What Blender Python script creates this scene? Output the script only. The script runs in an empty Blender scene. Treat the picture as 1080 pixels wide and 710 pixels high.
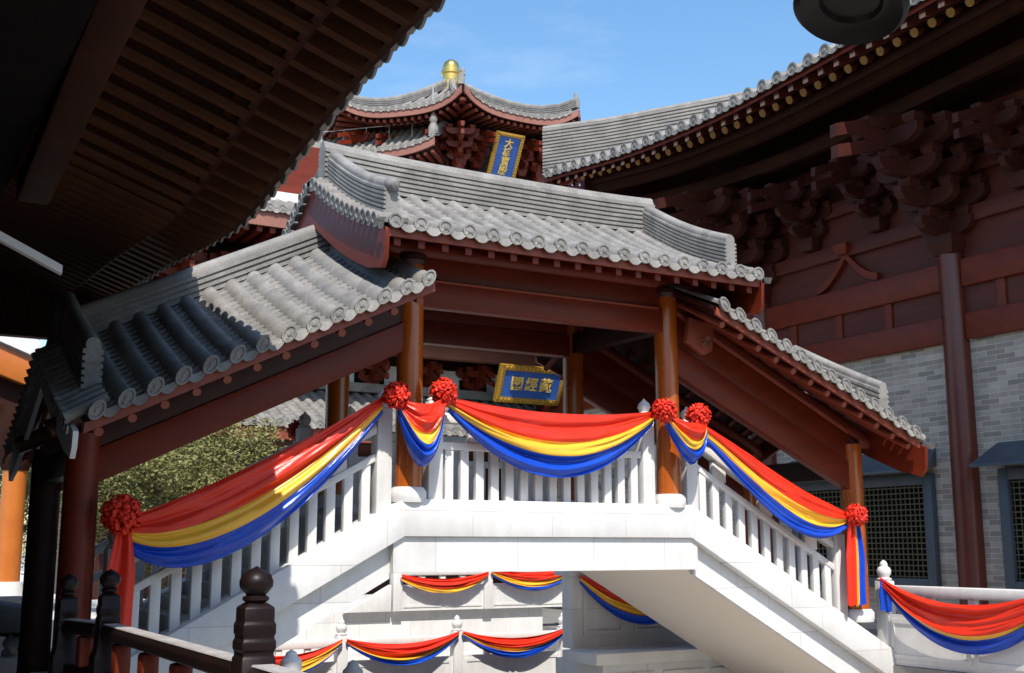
import bpy, bmesh, math, random
from mathutils import Vector, Matrix, noise
V = Vector
rnd = random.Random(7)
S = bpy.context.scene
C = S.collection
# ------------------------------------------------------------------ camera
PITCH = math.atan(223/1247.0); A = math.radians(60.4)
fh = V((math.cos(A), math.sin(A), 0)); RT = V((math.sin(A), -math.cos(A), 0))
FW = fh*math.cos(PITCH)+V((0, 0, math.sin(PITCH))); UP = -fh*math.sin(PITCH)+V((0, 0, math.cos(PITCH)))
cam = bpy.data.cameras.new('camera'); camo = bpy.data.objects.new('camera', cam); C.objects.link(camo)
m = Matrix((RT, UP, -FW)).transposed().to_4x4(); camo.matrix_world = m
cam.sensor_width = 36; cam.lens = 1247*36/1080.0; cam.clip_end = 3000; cam.clip_start = 0.05
S.camera = camo
# ------------------------------------------------------------------ sky, sun, exposure
SUN = V((-0.25, -0.72, 1.0)).normalized()
world = bpy.data.worlds.new('World'); S.world = world; world.use_nodes = True
nt = world.node_tree
sky = nt.nodes.new('ShaderNodeTexSky'); sky.sky_type = 'NISHITA'; sky.sun_disc = False
sky.sun_elevation = math.asin(SUN.z); sky.sun_rotation = math.atan2(SUN.x, SUN.y)
sky.air_density = 1.35; sky.dust_density = 1.0; sky.ozone_density = 2.6
bg = nt.nodes['Background']; bg.inputs['Strength'].default_value = 0.138
hs = nt.nodes.new('ShaderNodeHueSaturation'); hs.inputs['Saturation'].default_value = 1.2; hs.inputs['Value'].default_value = 1.12
nt.links.new(sky.outputs['Color'], hs.inputs['Color'])
# thin cirrus: noise on the sky direction
tcw = nt.nodes.new('ShaderNodeTexCoord'); mpw = nt.nodes.new('ShaderNodeMapping'); mpw.inputs['Scale'].default_value = (1.2, 1.2, 5.0); mpw.inputs['Location'].default_value = (.35, .1, 0)
nw = nt.nodes.new('ShaderNodeTexNoise'); nw.inputs['Scale'].default_value = 2.3; nw.inputs['Detail'].default_value = 8; nw.inputs['Roughness'].default_value = .6
crw = nt.nodes.new('ShaderNodeValToRGB'); crw.color_ramp.elements[0].position = .60; crw.color_ramp.elements[1].position = .85; crw.color_ramp.elements[1].color = (.2, .2, .2, 1)
mxw = nt.nodes.new('ShaderNodeMix'); mxw.data_type = 'RGBA'; mxw.inputs['B'].default_value = (7.5, 7.8, 8.2, 1)
nt.links.new(tcw.outputs['Generated'], mpw.inputs['Vector']); nt.links.new(mpw.outputs['Vector'], nw.inputs['Vector']); nt.links.new(nw.outputs['Fac'], crw.inputs['Fac'])
nt.links.new(crw.outputs['Color'], mxw.inputs['Factor']); nt.links.new(hs.outputs['Color'], mxw.inputs['A']); nt.links.new(mxw.outputs['Result'], bg.inputs['Color'])
sun = bpy.data.lights.new('sun', 'SUN'); suno = bpy.data.objects.new('sun', sun); C.objects.link(suno)
sun.energy = 4.1; sun.angle = math.radians(0.53); sun.color = (1.0, 0.955, 0.88)
suno.rotation_euler = SUN.to_track_quat('Z', 'Y').to_euler(); suno.location = (-20, -40, 60)
vs = S.view_settings; vs.view_transform = 'Standard'; vs.look = 'None'; vs.gamma = 1; vs.use_curve_mapping = False
vs.exposure = 0.5
S.cycles.max_bounces = 8

# ------------------------------------------------------------------ materials
def mat(name, c1, c2=None, rough=.6, scale=3.0, bump=0.0, bscale=None, metal=0.0, coat=0.0, sheen=0.0, stretch=(1, 1, 1), spec=.5, fine=0.0, rvar=0.0, cell=0.0, cscale=6.0, streak=0.0):
    M = bpy.data.materials.new(name); M.use_nodes = True
    n = M.node_tree; b = n.nodes['Principled BSDF']; L = n.links.new
    c2 = c2 or tuple(x*.8 for x in c1)
    tc = n.nodes.new('ShaderNodeTexCoord'); mp = n.nodes.new('ShaderNodeMapping'); mp.inputs['Scale'].default_value = stretch
    L(tc.outputs['Object'], mp.inputs['Vector'])
    no = n.nodes.new('ShaderNodeTexNoise'); no.inputs['Scale'].default_value = scale; no.inputs['Detail'].default_value = 6; no.inputs['Roughness'].default_value = .62
    L(mp.outputs['Vector'], no.inputs['Vector'])
    cr = n.nodes.new('ShaderNodeValToRGB'); cr.color_ramp.elements[0].position = .32; cr.color_ramp.elements[1].position = .68
    cr.color_ramp.elements[0].color = (*c2, 1); cr.color_ramp.elements[1].color = (*c1, 1)
    L(no.outputs['Fac'], cr.inputs['Fac'])
    col = cr.outputs['Color']
    if fine > 0:
        n2 = n.nodes.new('ShaderNodeTexNoise'); n2.inputs['Scale'].default_value = scale*14; n2.inputs['Detail'].default_value = 4
        L(mp.outputs['Vector'], n2.inputs['Vector'])
        mr = n.nodes.new('ShaderNodeMapRange'); mr.inputs['From Min'].default_value = .3; mr.inputs['From Max'].default_value = .7
        mr.inputs['To Min'].default_value = 1-fine; mr.inputs['To Max'].default_value = 1+fine*.5
        L(n2.outputs['Fac'], mr.inputs['Value'])
        mx = n.nodes.new('ShaderNodeVectorMath'); mx.operation = 'SCALE'
        L(col, mx.inputs[0]); L(mr.outputs['Result'], mx.inputs['Scale']); col = mx.outputs['Vector']
    def times(col, fac, lo, hi):
        mr = n.nodes.new('ShaderNodeMapRange'); mr.inputs['From Min'].default_value = .25; mr.inputs['From Max'].default_value = .75
        mr.inputs['To Min'].default_value = lo; mr.inputs['To Max'].default_value = hi; L(fac, mr.inputs['Value'])
        mx = n.nodes.new('ShaderNodeVectorMath'); mx.operation = 'SCALE'; L(col, mx.inputs[0]); L(mr.outputs['Result'], mx.inputs['Scale']); return mx.outputs['Vector']
    if cell > 0:       # tone changes from tile to tile
        vo = n.nodes.new('ShaderNodeTexVoronoi'); vo.inputs['Scale'].default_value = cscale; L(tc.outputs['Object'], vo.inputs['Vector'])
        sx = n.nodes.new('ShaderNodeSeparateXYZ'); L(vo.outputs['Color'], sx.inputs[0]); col = times(col, sx.outputs['X'], 1-cell, 1+cell*.6)
    if streak > 0:     # rain streaks
        ms = n.nodes.new('ShaderNodeMapping'); ms.inputs['Scale'].default_value = (9, 9, .55); L(tc.outputs['Object'], ms.inputs['Vector'])
        ns = n.nodes.new('ShaderNodeTexNoise'); ns.inputs['Scale'].default_value = 1.0; ns.inputs['Detail'].default_value = 5; L(ms.outputs['Vector'], ns.inputs['Vector'])
        col = times(col, ns.outputs['Fac'], 1-streak, 1.0)
    L(col, b.inputs['Base Color'])
    b.inputs['Roughness'].default_value = rough; b.inputs['Metallic'].default_value = metal
    if rvar > 0:
        m2 = n.nodes.new('ShaderNodeMapRange'); m2.inputs['To Min'].default_value = rough-rvar; m2.inputs['To Max'].default_value = rough+rvar
        L(no.outputs['Fac'], m2.inputs['Value']); L(m2.outputs['Result'], b.inputs['Roughness'])
    b.inputs['Specular IOR Level'].default_value = spec
    b.inputs['Coat Weight'].default_value = coat; b.inputs['Coat Roughness'].default_value = .15
    b.inputs['Sheen Weight'].default_value = sheen
    if bump > 0:
        nb = n.nodes.new('ShaderNodeTexNoise'); nb.inputs['Scale'].default_value = bscale or scale*8; nb.inputs['Detail'].default_value = 5
        L(mp.outputs['Vector'], nb.inputs['Vector'])
        bp = n.nodes.new('ShaderNodeBump'); bp.inputs['Strength'].default_value = bump; bp.inputs['Distance'].default_value = .01
        L(nb.outputs['Fac'], bp.inputs['Height']); L(bp.outputs['Normal'], b.inputs['Normal'])
    return M

def joint_mat(name, c1, c2, mortar, bw, rh, ms, rough=.6, axis='X', bump=.25, vary=.5, squash=1.0):
    """masonry: brick texture laid on a vertical wall running along the given axis"""
    M = mat(name, c1, c2, rough, 2.5, fine=.05, streak=.10)
    n = M.node_tree; L = n.links.new; b = n.nodes['Principled BSDF']
    tc = n.nodes.new('ShaderNodeTexCoord'); sp = n.nodes.new('ShaderNodeSeparateXYZ'); L(tc.outputs['Object'], sp.inputs[0])
    cb = n.nodes.new('ShaderNodeCombineXYZ'); L(sp.outputs[axis], cb.inputs['X']); L(sp.outputs['Z'], cb.inputs['Y'])
    br = n.nodes.new('ShaderNodeTexBrick'); L(cb.outputs[0], br.inputs['Vector'])
    br.inputs['Scale'].default_value = 1; br.inputs['Brick Width'].default_value = bw; br.inputs['Row Height'].default_value = rh
    br.inputs['Mortar Size'].default_value = ms; br.inputs['Mortar Smooth'].default_value = .1; br.inputs['Bias'].default_value = 0
    br.inputs['Color1'].default_value = (1-vary, 1-vary, 1-vary, 1); br.inputs['Color2'].default_value = (1.1, 1.1, 1.1, 1)
    br.inputs['Mortar'].default_value = (*mortar, 1)
    src = b.inputs['Base Color'].links[0].from_socket
    mx = n.nodes.new('ShaderNodeMix'); mx.data_type = 'RGBA'; mx.blend_type = 'MULTIPLY'; mx.inputs['Factor'].default_value = 1
    L(src, mx.inputs['A']); L(br.outputs['Color'], mx.inputs['B']); L(mx.outputs['Result'], b.inputs['Base Color'])
    bp = n.nodes.new('ShaderNodeBump'); bp.inputs['Strength'].default_value = bump; bp.inputs['Distance'].default_value = .01; bp.invert = True
    L(br.outputs['Fac'], bp.inputs['Height']); L(bp.outputs['Normal'], b.inputs['Normal'])
    return M

WOOD = mat('lacquered_red_wood', (.175, .022, .006), (.115, .015, .005), .46, 2.2, .15, 30, coat=.03, spec=.28, stretch=(.5, 1.5, 3), fine=.16, rvar=.1)
WOODH = mat('shade_darkened_wood', (.044, .015, .008), (.026, .009, .006), .65, 2.2, .12, 30, spec=.12, fine=.12, rvar=.1)  # shade under the deep eaves is darkened into this wood colour
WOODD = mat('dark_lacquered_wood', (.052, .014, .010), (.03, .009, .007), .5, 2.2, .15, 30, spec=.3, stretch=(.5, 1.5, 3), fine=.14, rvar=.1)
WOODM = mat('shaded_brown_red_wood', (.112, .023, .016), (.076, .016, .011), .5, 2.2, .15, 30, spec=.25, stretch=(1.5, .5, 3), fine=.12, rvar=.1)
COLR = mat('deep_red_lacquer', (.125, .024, .014), (.09, .017, .011), .34, 1.6, .06, 20, rvar=.08)
COLM = mat('orange_red_lacquer', (.42, .095, .008), (.34, .07, .007), .28, 1.6, .06, 20, coat=.35, rvar=.08)
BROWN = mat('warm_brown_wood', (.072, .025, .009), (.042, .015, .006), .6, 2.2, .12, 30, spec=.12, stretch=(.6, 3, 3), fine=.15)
WOODX = mat('shadow_toned_bracket_wood', (.066, .016, .011), (.042, .011, .008), .55, 2.2, .15, 30, spec=.2, fine=.15)  # bracket wood darkened to stand in for deep eave shadow
FASC = mat('red_ochre_board', (.26, .052, .022), (.19, .036, .017), .55, 3, .15, 30, fine=.15)
PINK = mat('salmon_red_paint', (.30, .12, .085), (.24, .09, .065), .6, 2, .1, 30, fine=.1)
OCHRE = mat('ochre_rafter_end', (.52, .31, .09), (.40, .22, .06), .6, 6)
PALEND = mat('pale_pink_rafter_end', (.55, .40, .34), (.45, .32, .27), .6, 6)
TILE = mat('grey_clay_tile', (.265, .246, .222), (.18, .168, .153), .68, 2.6, .25, 40, fine=.2, rvar=.1, cell=.13, cscale=5.5)
TILED = mat('grey_ridge_tile', (.285, .266, .242), (.195, .182, .167), .68, 3.2, .3, 40, fine=.22, cell=.12, cscale=3.5)
WHITE = mat('white_granite', (.76, .745, .72), (.645, .625, .595), .6, 1.6, .12, 60, fine=.045, streak=.10)
WJOINT = joint_mat('white_granite_slabs', (.76, .745, .72), (.67, .655, .63), (.70, .69, .67), 1.1, .62, .005, axis='X', vary=.06)
WJOINTY = joint_mat('white_granite_slabs_side', (.72, .70, .68), (.62, .6, .58), (.70, .69, .67), 1.1, .62, .005, axis='Y', vary=.06)
SOFF = mat('pale_plaster', (.80, .72, .63), (.76, .68, .59), .8, .8, .1, 50)
STONEG = mat('grey_carved_stone', (.36, .35, .33), (.24, .235, .22), .7, 5, .4, 30, fine=.2)
PAVE = joint_mat('pale_paving', (.26, .25, .235), (.2, .19, .18), (.7, .7, .7), .9, .6, .01, axis='X', vary=.1)
PAVEL = joint_mat('light_granite_paving', (.44, .415, .38), (.37, .35, .32), (.75, .75, .75), .9, .6, .01, axis='X', vary=.1)
BRICK = joint_mat('grey_brick', (.51, .43, .35), (.43, .365, .30), (1.3, 1.3, 1.3), .40, .098, .006, axis='Y', vary=.42, rough=.85, bump=.6)
BLUEG = mat('blue_grey_paint', (.075, .095, .115), (.055, .072, .09), .5, 3, .1, 30, fine=.1)
LATT = mat('olive_lattice', (.10, .085, .04), (.07, .06, .03), .5, 4)
DARK = mat('dark_interior', (.010, .008, .007), (.006, .005, .005), .9, spec=.08)
RED = mat('red_satin', (.74, .036, .012), (.66, .025, .01), .34, 1.5, .16, 70, spec=.4)
YEL = mat('yellow_satin', (.90, .49, .04), (.86, .43, .03), .30, 1.5, .16, 70, spec=.45)
BLU = mat('blue_satin', (.006, .070, .52), (.005, .05, .42), .28, 1.5, .16, 70, spec=.45)
REDR = mat('red_ribbon', (.78, .036, .014), (.62, .022, .01), .5, 6, spec=.3)
GOLD = mat('gilded_metal', (.95, .62, .18), (.85, .5, .12), .25, 5, metal=1.0)
GOLDF = mat('gold_carved_frame', (.62, .36, .05), (.32, .17, .02), .4, 22, .8, 40, metal=.35)
SIGNB = mat('blue_sign_field', (.035, .12, .42), (.025, .09, .36), .4, 3)
GLYPH = mat('gold_lettering', (.95, .66, .16), (.9, .58, .12), .4, 5, metal=.2)
PALEB = mat('pale_blue_glaze', (.55, .62, .7), (.5, .57, .65), .5)
RAILW = mat('dark_brown_varnish', (.014, .006, .005), (.008, .004, .003), .42, 3, .1, 30, coat=.0, spec=.22, rvar=.06)
RAILGLARE = mat('painted_rail_glare', (.52, .49, .46), (.32, .29, .27), .5, 3, .1, 30, fine=.2)  # pale colour standing in for sun glare on the handrail
LEAF = mat('green_leaf', (.22, .215, .07), (.15, .15, .048), .55, .9, spec=.3)
LEAF2 = mat('yellow_green_leaf', (.26, .24, .09), (.18, .175, .06), .55, .9, spec=.3)
BARK = mat('bark', (.12, .09, .065), (.07, .055, .04), .85, 6, .6, 20)
BRONZE = mat('dark_bronze', (.016, .011, .008), (.010, .008, .006), .45, 4, spec=.2)
WIRE = mat('pale_metal_rod', (.62, .62, .62), (.5, .5, .5), .4, 5, metal=.5)
ORANGE = mat('bright_orange_paint', (.55, .16, .02), (.46, .12, .016), .45, 2, coat=.2)
PALEW = mat('white_board_and_glare', (.7, .69, .68), (.6, .59, .58), .6, 3)  # white panels; also painted sunlight on the left bargeboards and a beam edge

# ------------------------------------------------------------------ mesh builder
class MB:
    def __init__(s): s.v = []; s.f = []; s.mi = []; s.cur = 0
    def add(s, vs, fs):
        o = len(s.v); s.v += [V(p) for p in vs]
        for f in fs: s.f.append([i+o for i in f]); s.mi.append(s.cur)
    def box(s, c, d, R=None):
        x, y, z = d[0]/2, d[1]/2, d[2]/2; c = V(c)
        P = [V((a*x, b*y, e*z)) for e in (-1, 1) for b in (-1, 1) for a in (-1, 1)]
        if R: P = [R @ p for p in P]
        s.add([c+p for p in P], [(0, 2, 3, 1), (4, 5, 7, 6), (0, 1, 5, 4), (2, 6, 7, 3), (0, 4, 6, 2), (1, 3, 7, 5)])
    def rng(s, x0, x1, y0, y1, z0, z1): s.box(((x0+x1)/2, (y0+y1)/2, (z0+z1)/2), (x1-x0, y1-y0, z1-z0))
    def prism(s, pts, ext):
        n = len(pts); ext = V(ext); P = [V(p) for p in pts]
        s.add(P+[p+ext for p in P], [list(range(n))[::-1], list(range(n, 2*n))]+[(i, (i+1) % n, (i+1) % n+n, i+n) for i in range(n)])
    def lathe(s, prof, c, n=20, ax=None, cap=True, sq=False):
        c = V(c); P = []; F = []
        q = (ax or V((0, 0, 1))).to_track_quat('Z', 'Y')
        for r, z in prof:
            for k in range(n):
                a = 2*math.pi*(k+.5)/n
                if sq and n == 4: P.append(c+q @ V((r*1.4142*math.cos(a), r*1.4142*math.sin(a), z)))
                else: P.append(c+q @ V((r*math.cos(a), r*math.sin(a), z)))
        for i in range(len(prof)-1):
            for k in range(n): F.append((i*n+k, i*n+(k+1) % n, (i+1)*n+(k+1) % n, (i+1)*n+k))
        if cap: F.append(list(range(n))[::-1]); F.append([(len(prof)-1)*n+k for k in range(n)])
        s.add(P, F)
    def sweep(s, path, prof, vert=True, cap=True, closed=True):
        path = [V(p) for p in path]; n = len(prof); P = []; F = []
        for i, p in enumerate(path):
            T = (path[min(i+1, len(path)-1)]-path[max(i-1, 0)]).normalized()
            sd = T.cross(V((0, 0, 1)))
            sd = sd.normalized() if sd.length > 1e-4 else V((1, 0, 0))
            up = V((0, 0, 1)) if vert else sd.cross(T).normalized()
            for a, h in prof: P.append(p+sd*a+up*h)
        m_ = n if closed else n-1
        for i in range(len(path)-1):
            for k in range(m_): F.append((i*n+k, i*n+(k+1) % n, (i+1)*n+(k+1) % n, (i+1)*n+k))
        if cap and closed: F.append(list(range(n))[::-1]); F.append([(len(path)-1)*n+k for k in range(n)])
        s.add(P, F)
    def tube(s, path, r, n=10):
        rr = r if isinstance(r, (list, tuple)) else [r]*len(path)
        path = [V(p) for p in path]; P = []; F = []
        for i, p in enumerate(path):
            T = (path[min(i+1, len(path)-1)]-path[max(i-1, 0)]).normalized()
            sd = T.cross(V((0, 0, 1)));
            sd = sd.normalized() if sd.length > 1e-3 else V((1, 0, 0))
            up = sd.cross(T).normalized()
            for k in range(n):
                a = 2*math.pi*k/n; P.append(p+sd*(rr[i]*math.cos(a))+up*(rr[i]*math.sin(a)))
        for i in range(len(path)-1):
            for k in range(n): F.append((i*n+k, i*n+(k+1) % n, (i+1)*n+(k+1) % n, (i+1)*n+k))
        F.append(list(range(n))[::-1]); F.append([(len(path)-1)*n+k for k in range(n)])
        s.add(P, F)
    def grid(s, rows, closed=False):
        nr, nc = len(rows), len(rows[0]); F = []
        for i in range(nr-1):
            for j in range(nc-1): F.append((i*nc+j, i*nc+j+1, (i+1)*nc+j+1, (i+1)*nc+j))
        s.add([p for r in rows for p in r], F)
    def build(s, name, mats, parent=None, bevel=0, angle=38, recalc=True):
        if not isinstance(mats, (list, tuple)): mats = [mats]
        lo = V((min(p.x for p in s.v), min(p.y for p in s.v), min(p.z for p in s.v)))
        hi = V((max(p.x for p in s.v), max(p.y for p in s.v), max(p.z for p in s.v)))
        org = V(((lo.x+hi.x)/2, (lo.y+hi.y)/2, lo.z))
        me = bpy.data.meshes.new(name)
        me.from_pydata([p-org for p in s.v], [], s.f)
        for mm in mats: me.materials.append(mm)
        me.polygons.foreach_set('material_index', s.mi)
        if recalc or bevel:
            bm = bmesh.new(); bm.from_mesh(me)
            if recalc: bmesh.ops.recalc_face_normals(bm, faces=bm.faces)
            if bevel:
                ed = [e for e in bm.edges if len(e.link_faces) == 2 and e.calc_face_angle(0) > .6]
                bmesh.ops.bevel(bm, geom=ed, offset=bevel, segments=2, affect='EDGES', profile=.5, clamp_overlap=True)
            bm.to_mesh(me); bm.free()
        me.polygons.foreach_set('use_smooth', [True]*len(me.polygons))
        me.set_sharp_from_angle(angle=math.radians(angle))
        o = bpy.data.objects.new(name, me); C.objects.link(o)
        pw = V((0, 0, 0)); q = parent
        while q: pw += q.location; q = q.parent
        o.location = org-pw
        if parent: o.parent = parent
        return o

def thing(name, loc, label, cat, group=None):
    o = bpy.data.objects.new(name, None); C.objects.link(o); o.location = loc; o.empty_display_size = .3
    return tag(o, label, cat, group)
def tag(o, label, cat, group=None):
    o['label'] = label; o['category'] = cat
    if group: o['group'] = group
    return o
def struct(o): o['kind'] = 'structure'; return o
def dup(o, loc, parent=None):
    c = o.copy(); C.objects.link(c)
    if parent is not None: c.parent = parent
    c.location = loc
    return c
def repeat(o, points):
    """copies of a part (and of its sub-parts) under the same thing, base moved by world offsets from the first"""
    kids = list(o.children); b = V(o.location)
    for p in points:
        c = dup(o, b+V(p), o.parent)
        for k in kids: dup(k, k.location, c)

def lerp_table(tab, x):
    if x <= tab[0][0]: return tab[0][1]
    for (a, va), (b, vb) in zip(tab, tab[1:]):
        if x <= b:
            t = (x-a)/(b-a); return va+(vb-va)*t
    return tab[-1][1]
def smooth_table(tab, x, w=.9):
    return sum(lerp_table(tab, x+w*(k-3)/3) for k in range(7))/7

# ------------------------------------------------------------------ roofs
def resample(prof, step):
    P = [V((a, b)) for a, b in prof]; out = [P[0]]; L = sum((b-a).length for a, b in zip(P, P[1:]))
    n = max(2, round(L/step)); acc = 0; i = 0; seg = (P[1]-P[0]).length
    for k in range(1, n+1):
        t = L*k/n
        while i < len(P)-2 and t > acc+seg+1e-9: acc += seg; i += 1; seg = (P[i+1]-P[i]).length
        out.append(P[i].lerp(P[i+1], min(1, (t-acc)/seg)))
    return out
def tiles(mb, M, us, prof, r=.078, course=.16, dmin=None, drip=.095, disc=True, lap=.022, jn=2):
    """us: tube centrelines; M(u,d,h)->world; prof (d,h) from ridge to eave"""
    R = resample(prof, course)
    def st(u):
        if not dmin: return 0
        dm = dmin(u)
        for i, p in enumerate(R):
            if p.x >= dm: return i
        return len(R)
    for j, u in enumerate(us):
        i0 = st(u)
        if i0 < len(R)-1:
            P = []; F = []; n = 7; rows = 0
            for i in range(i0, len(R)):
                cnt = [1.0] if i % jn else [.96, 1.02]
                for s_ in cnt:
                    q = R[i]
                    for k in range(n):
                        a = math.pi*k/(n-1)
                        P.append(M(u+r*s_*math.cos(a), q.x, q.y+r*s_*(math.sin(a)*1.05)-.01))
                    rows += 1
            for i in range(rows-1):
                for k in range(n-1): F.append((i*n+k, i*n+k+1, (i+1)*n+k+1, (i+1)*n+k))
            mb.add(P, F)
            if disc:
                q = R[-1]; n = 12; P = []
                cen = M(u, q.x, q.y+r*.25); out = (M(u, q.x+.05, q.y+r*.25)-cen); lat = (M(u+.1, q.x, q.y+r*.25)-cen).normalized(); upv = (M(u, q.x, q.y+.1+r*.25)-cen).normalized()
                rings = [(1.02, -.4), (1.12, .35), (1.12, .7), (.85, .7), (.8, .45), (.3, .5), (.28, .7), (.01, .75)]
                for rr, oo in rings:
                    for k in range(n):
                        a = 2*math.pi*k/n; P.append(cen+out*oo+lat*(r*rr*math.cos(a))+upv*(r*rr*math.sin(a)))
                mb.add(P, [(i*n+k, i*n+(k+1) % n, (i+1)*n+(k+1) % n, (i+1)*n+k) for i in range(len(rings)-1) for k in range(n)])
        if j+1 < len(us):
            ua, ub = u+r*.55, us[j+1]-r*.55; i0 = max(st(u), st(us[j+1])) if dmin else 0
            if i0 >= len(R)-1: continue
            ns = 4; rows = []
            def row(d, h):
                return [M(ua+(ub-ua)*k/ns, d, h-.035*math.sin(math.pi*k/ns)) for k in range(ns+1)]
            for i in range(i0, len(R)-1):
                rows.append(row(R[i].x, R[i].y)); rows.append(row(R[i+1].x, R[i+1].y+lap))
            mb.grid(rows)
            if drip:
                q = R[-1]; top = []; bot = []; um = (ua+ub)/2; hw = (ub-ua)/2+r*.2; n = 6
                A_ = []; B_ = []
                for k in range(n+1):
                    t = -1+2*k/n; x = um+hw*t
                    ht = q.y+lap-.03*(1-t*t); hb = q.y-drip*(1-abs(t)**2.2)-.008
                    A_.append((x, ht)); B_.append((x, hb))
                P = [M(x, q.x+.012, h) for x, h in A_]+[M(x, q.x+.035, h) for x, h in B_]+[M(x, q.x-.012, h) for x, h in A_]+[M(x, q.x+.012, h) for x, h in B_]
                n1 = n+1; F = []
                for k in range(n):
                    F += [(k, k+1, n1+k+1, n1+k), (2*n1+k+1, 2*n1+k, 3*n1+k, 3*n1+k+1), (n1+k, n1+k+1, 3*n1+k+1, 3*n1+k)]
                mb.add(P, F)
def ridge_prof(h, w, n, cap=.085):
    L = []; c = h/n
    for k in range(n):
        z0 = k*c; L += [(w, z0), (w, z0+c*.62), (w-.028, z0+c*.66), (w-.028, z0+c)]
    arc = [(cap*math.cos(math.pi*k/8), h+.02+cap*math.sin(math.pi*k/8)) for k in range(9)]
    R_ = L+[(w-.028, h+.0)]+arc
    return R_+[(-a, b) for a, b in L[::-1]]
def eave_prof(run, rise, sag=.10, n=8):
    return [(run*t, -rise*t-sag*math.sin(math.pi*t)) for t in [k/n for k in range(n+1)]]
def frange(a, b, s):
    n = max(1, round((b-a)/s)); return [a+(b-a)*k/n for k in range(n+1)]

# ================================================================== ground
mb = MB(); mb.rng(-400, 400, -400, 700, -4.2, -3.3); struct(mb.build('ground', PAVEL))
mb = MB(); mb.rng(-60, 1.72, -30, 70, -3.3, -1.66); struct(mb.build('left_terrace', PAVE))
mb = MB(); mb.rng(1.723, 3.4, 15.8, 22.29, -3.3, -1.664); struct(mb.build('left_terrace', PAVE))
mb = MB(); mb.rng(13.42, 60, -30, 70, -3.3, -1.66); struct(mb.build('right_terrace', PAVE))
mb = MB(); mb.rng(1.72, 13.42, 20.8, 22.3, -3.3, -2.70); struct(mb.build('middle_terrace', WJOINT))
mb = MB(); mb.rng(1.72, 13.42, 22.3, 70, -3.3, -1.25); struct(mb.build('rear_terrace', WJOINT))

# ================================================================== covered stair bridge
XL, XR, YC, YB = 5.82, 9.62, 12.75, 15.05
YR = (YC+YB)/2                      # ridge line
XA, XD = 2.17, 12.95                # end columns
G = thing('covered_stair_bridge', (7.7, 13.9, -1.66), 'roofed white stone stair bridge with red columns and grey tiled roofs in the middle', 'covered bridge')
def deck(x):                         # top edge of the stone kerb
    if x < 5.72: return .56-.548*(5.72-x)
    if x > 9.86: return .56-.556*(x-9.86)
    return .56
# stone deck, steps, kerbs
xe0, xe1 = 1.74, 13.66
mb = MB()
pts = [(xe0, deck(xe0)), (5.72, .56), (9.86, .56), (xe1, deck(xe1))]
def ribbon(y0, y1, dz_top, dz_bot, pts=pts):
    top = [(x, z+dz_top) for x, z in pts]; bot = [(x, z+dz_bot) for x, z in pts]
    poly = [V((x, y0, z)) for x, z in top]+[V((x, y0, z)) for x, z in bot[::-1]]
    n = len(pts)
    a = [V((x, y0, z)) for x, z in top]; b = [V((x, y0, z)) for x, z in bot]
    for i in range(n-1):
        mb.add([a[i], a[i+1], b[i+1], b[i]]+[p+V((0, y1-y0, 0)) for p in (a[i], a[i+1], b[i+1], b[i])],
               [(0, 1, 2, 3), (7, 6, 5, 4), (0, 4, 5, 1), (3, 2, 6, 7)]+([(0, 3, 7, 4)] if i == 0 else [])+([(1, 5, 6, 2)] if i == n-2 else []))
ribbon(12.78, 15.6, -.16, -.80); mb.build('deck', SOFF, G)
mb = MB(); ribbon(12.55, 12.95, 0, -.43); mb.build('kerb', WJOINT, G, bevel=.008)
mb = MB(); ribbon(15.27, 15.62, 0, -.43); mb.build('kerb', WJOINT, G, bevel=.008)
mb = MB(); ribbon(12.60, 12.77, -.434, -.84, [(5.60, .56), (9.98, .56)]); mb.build('landing_beam', WJOINT, G)
mb = MB(); ribbon(12.70, 12.775, -.434, -.84, [(xe0, deck(xe0)), (5.60, deck(5.6))]); mb.build('stair_beam', WJOINT, G)
mb = MB(); ribbon(12.70, 12.775, -.434, -.84, [(9.98, deck(9.98)), (xe1, deck(xe1))]); mb.build('stair_beam', WJOINT, G)
for sg, xs in ((-1, 5.72), (1, 9.86)):
    pr_ = [(xs, .40)]
    for i in range(13): pr_ += [(xs+sg*.30*i, .56-.165*(i+1)+.02), (xs+sg*.30*(i+1), .56-.165*(i+1)+.02)]
    pr_.append((xs+sg*3.9, .56-.165*13-.25)); mb = MB()
    mb.prism([(a, 12.96, b) for a, b in pr_], (0, 2.30, 0)); mb.build('stair_steps', WHITE, G)
# newel posts
def newel(x, y, h, zb, parent, w=.19):
    mb = MB(); mb.rng(x-w/2, x+w/2, y-w/2, y+w/2, zb-.1, zb+h)
    o = mb.build('newel_post', WHITE, parent, bevel=.012)
    m2 = MB(); m2.lathe([(.075, 0), (.095, .02), (.06, .05), (.07, .07), (.09, .11), (.075, .16), (.03, .20), (.005, .23)], (x, y, zb+h), 12)
    m2.build('post_cap', WHITE, o)
    return o
NX = [2.56, 5.50, 6.16, 9.27, 9.98, 12.62]
YN = 12.76
for x in NX:
    newel(x, YN, 1.17, deck(x), G); newel(x, 15.42, 1.17, deck(x), G)
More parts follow.
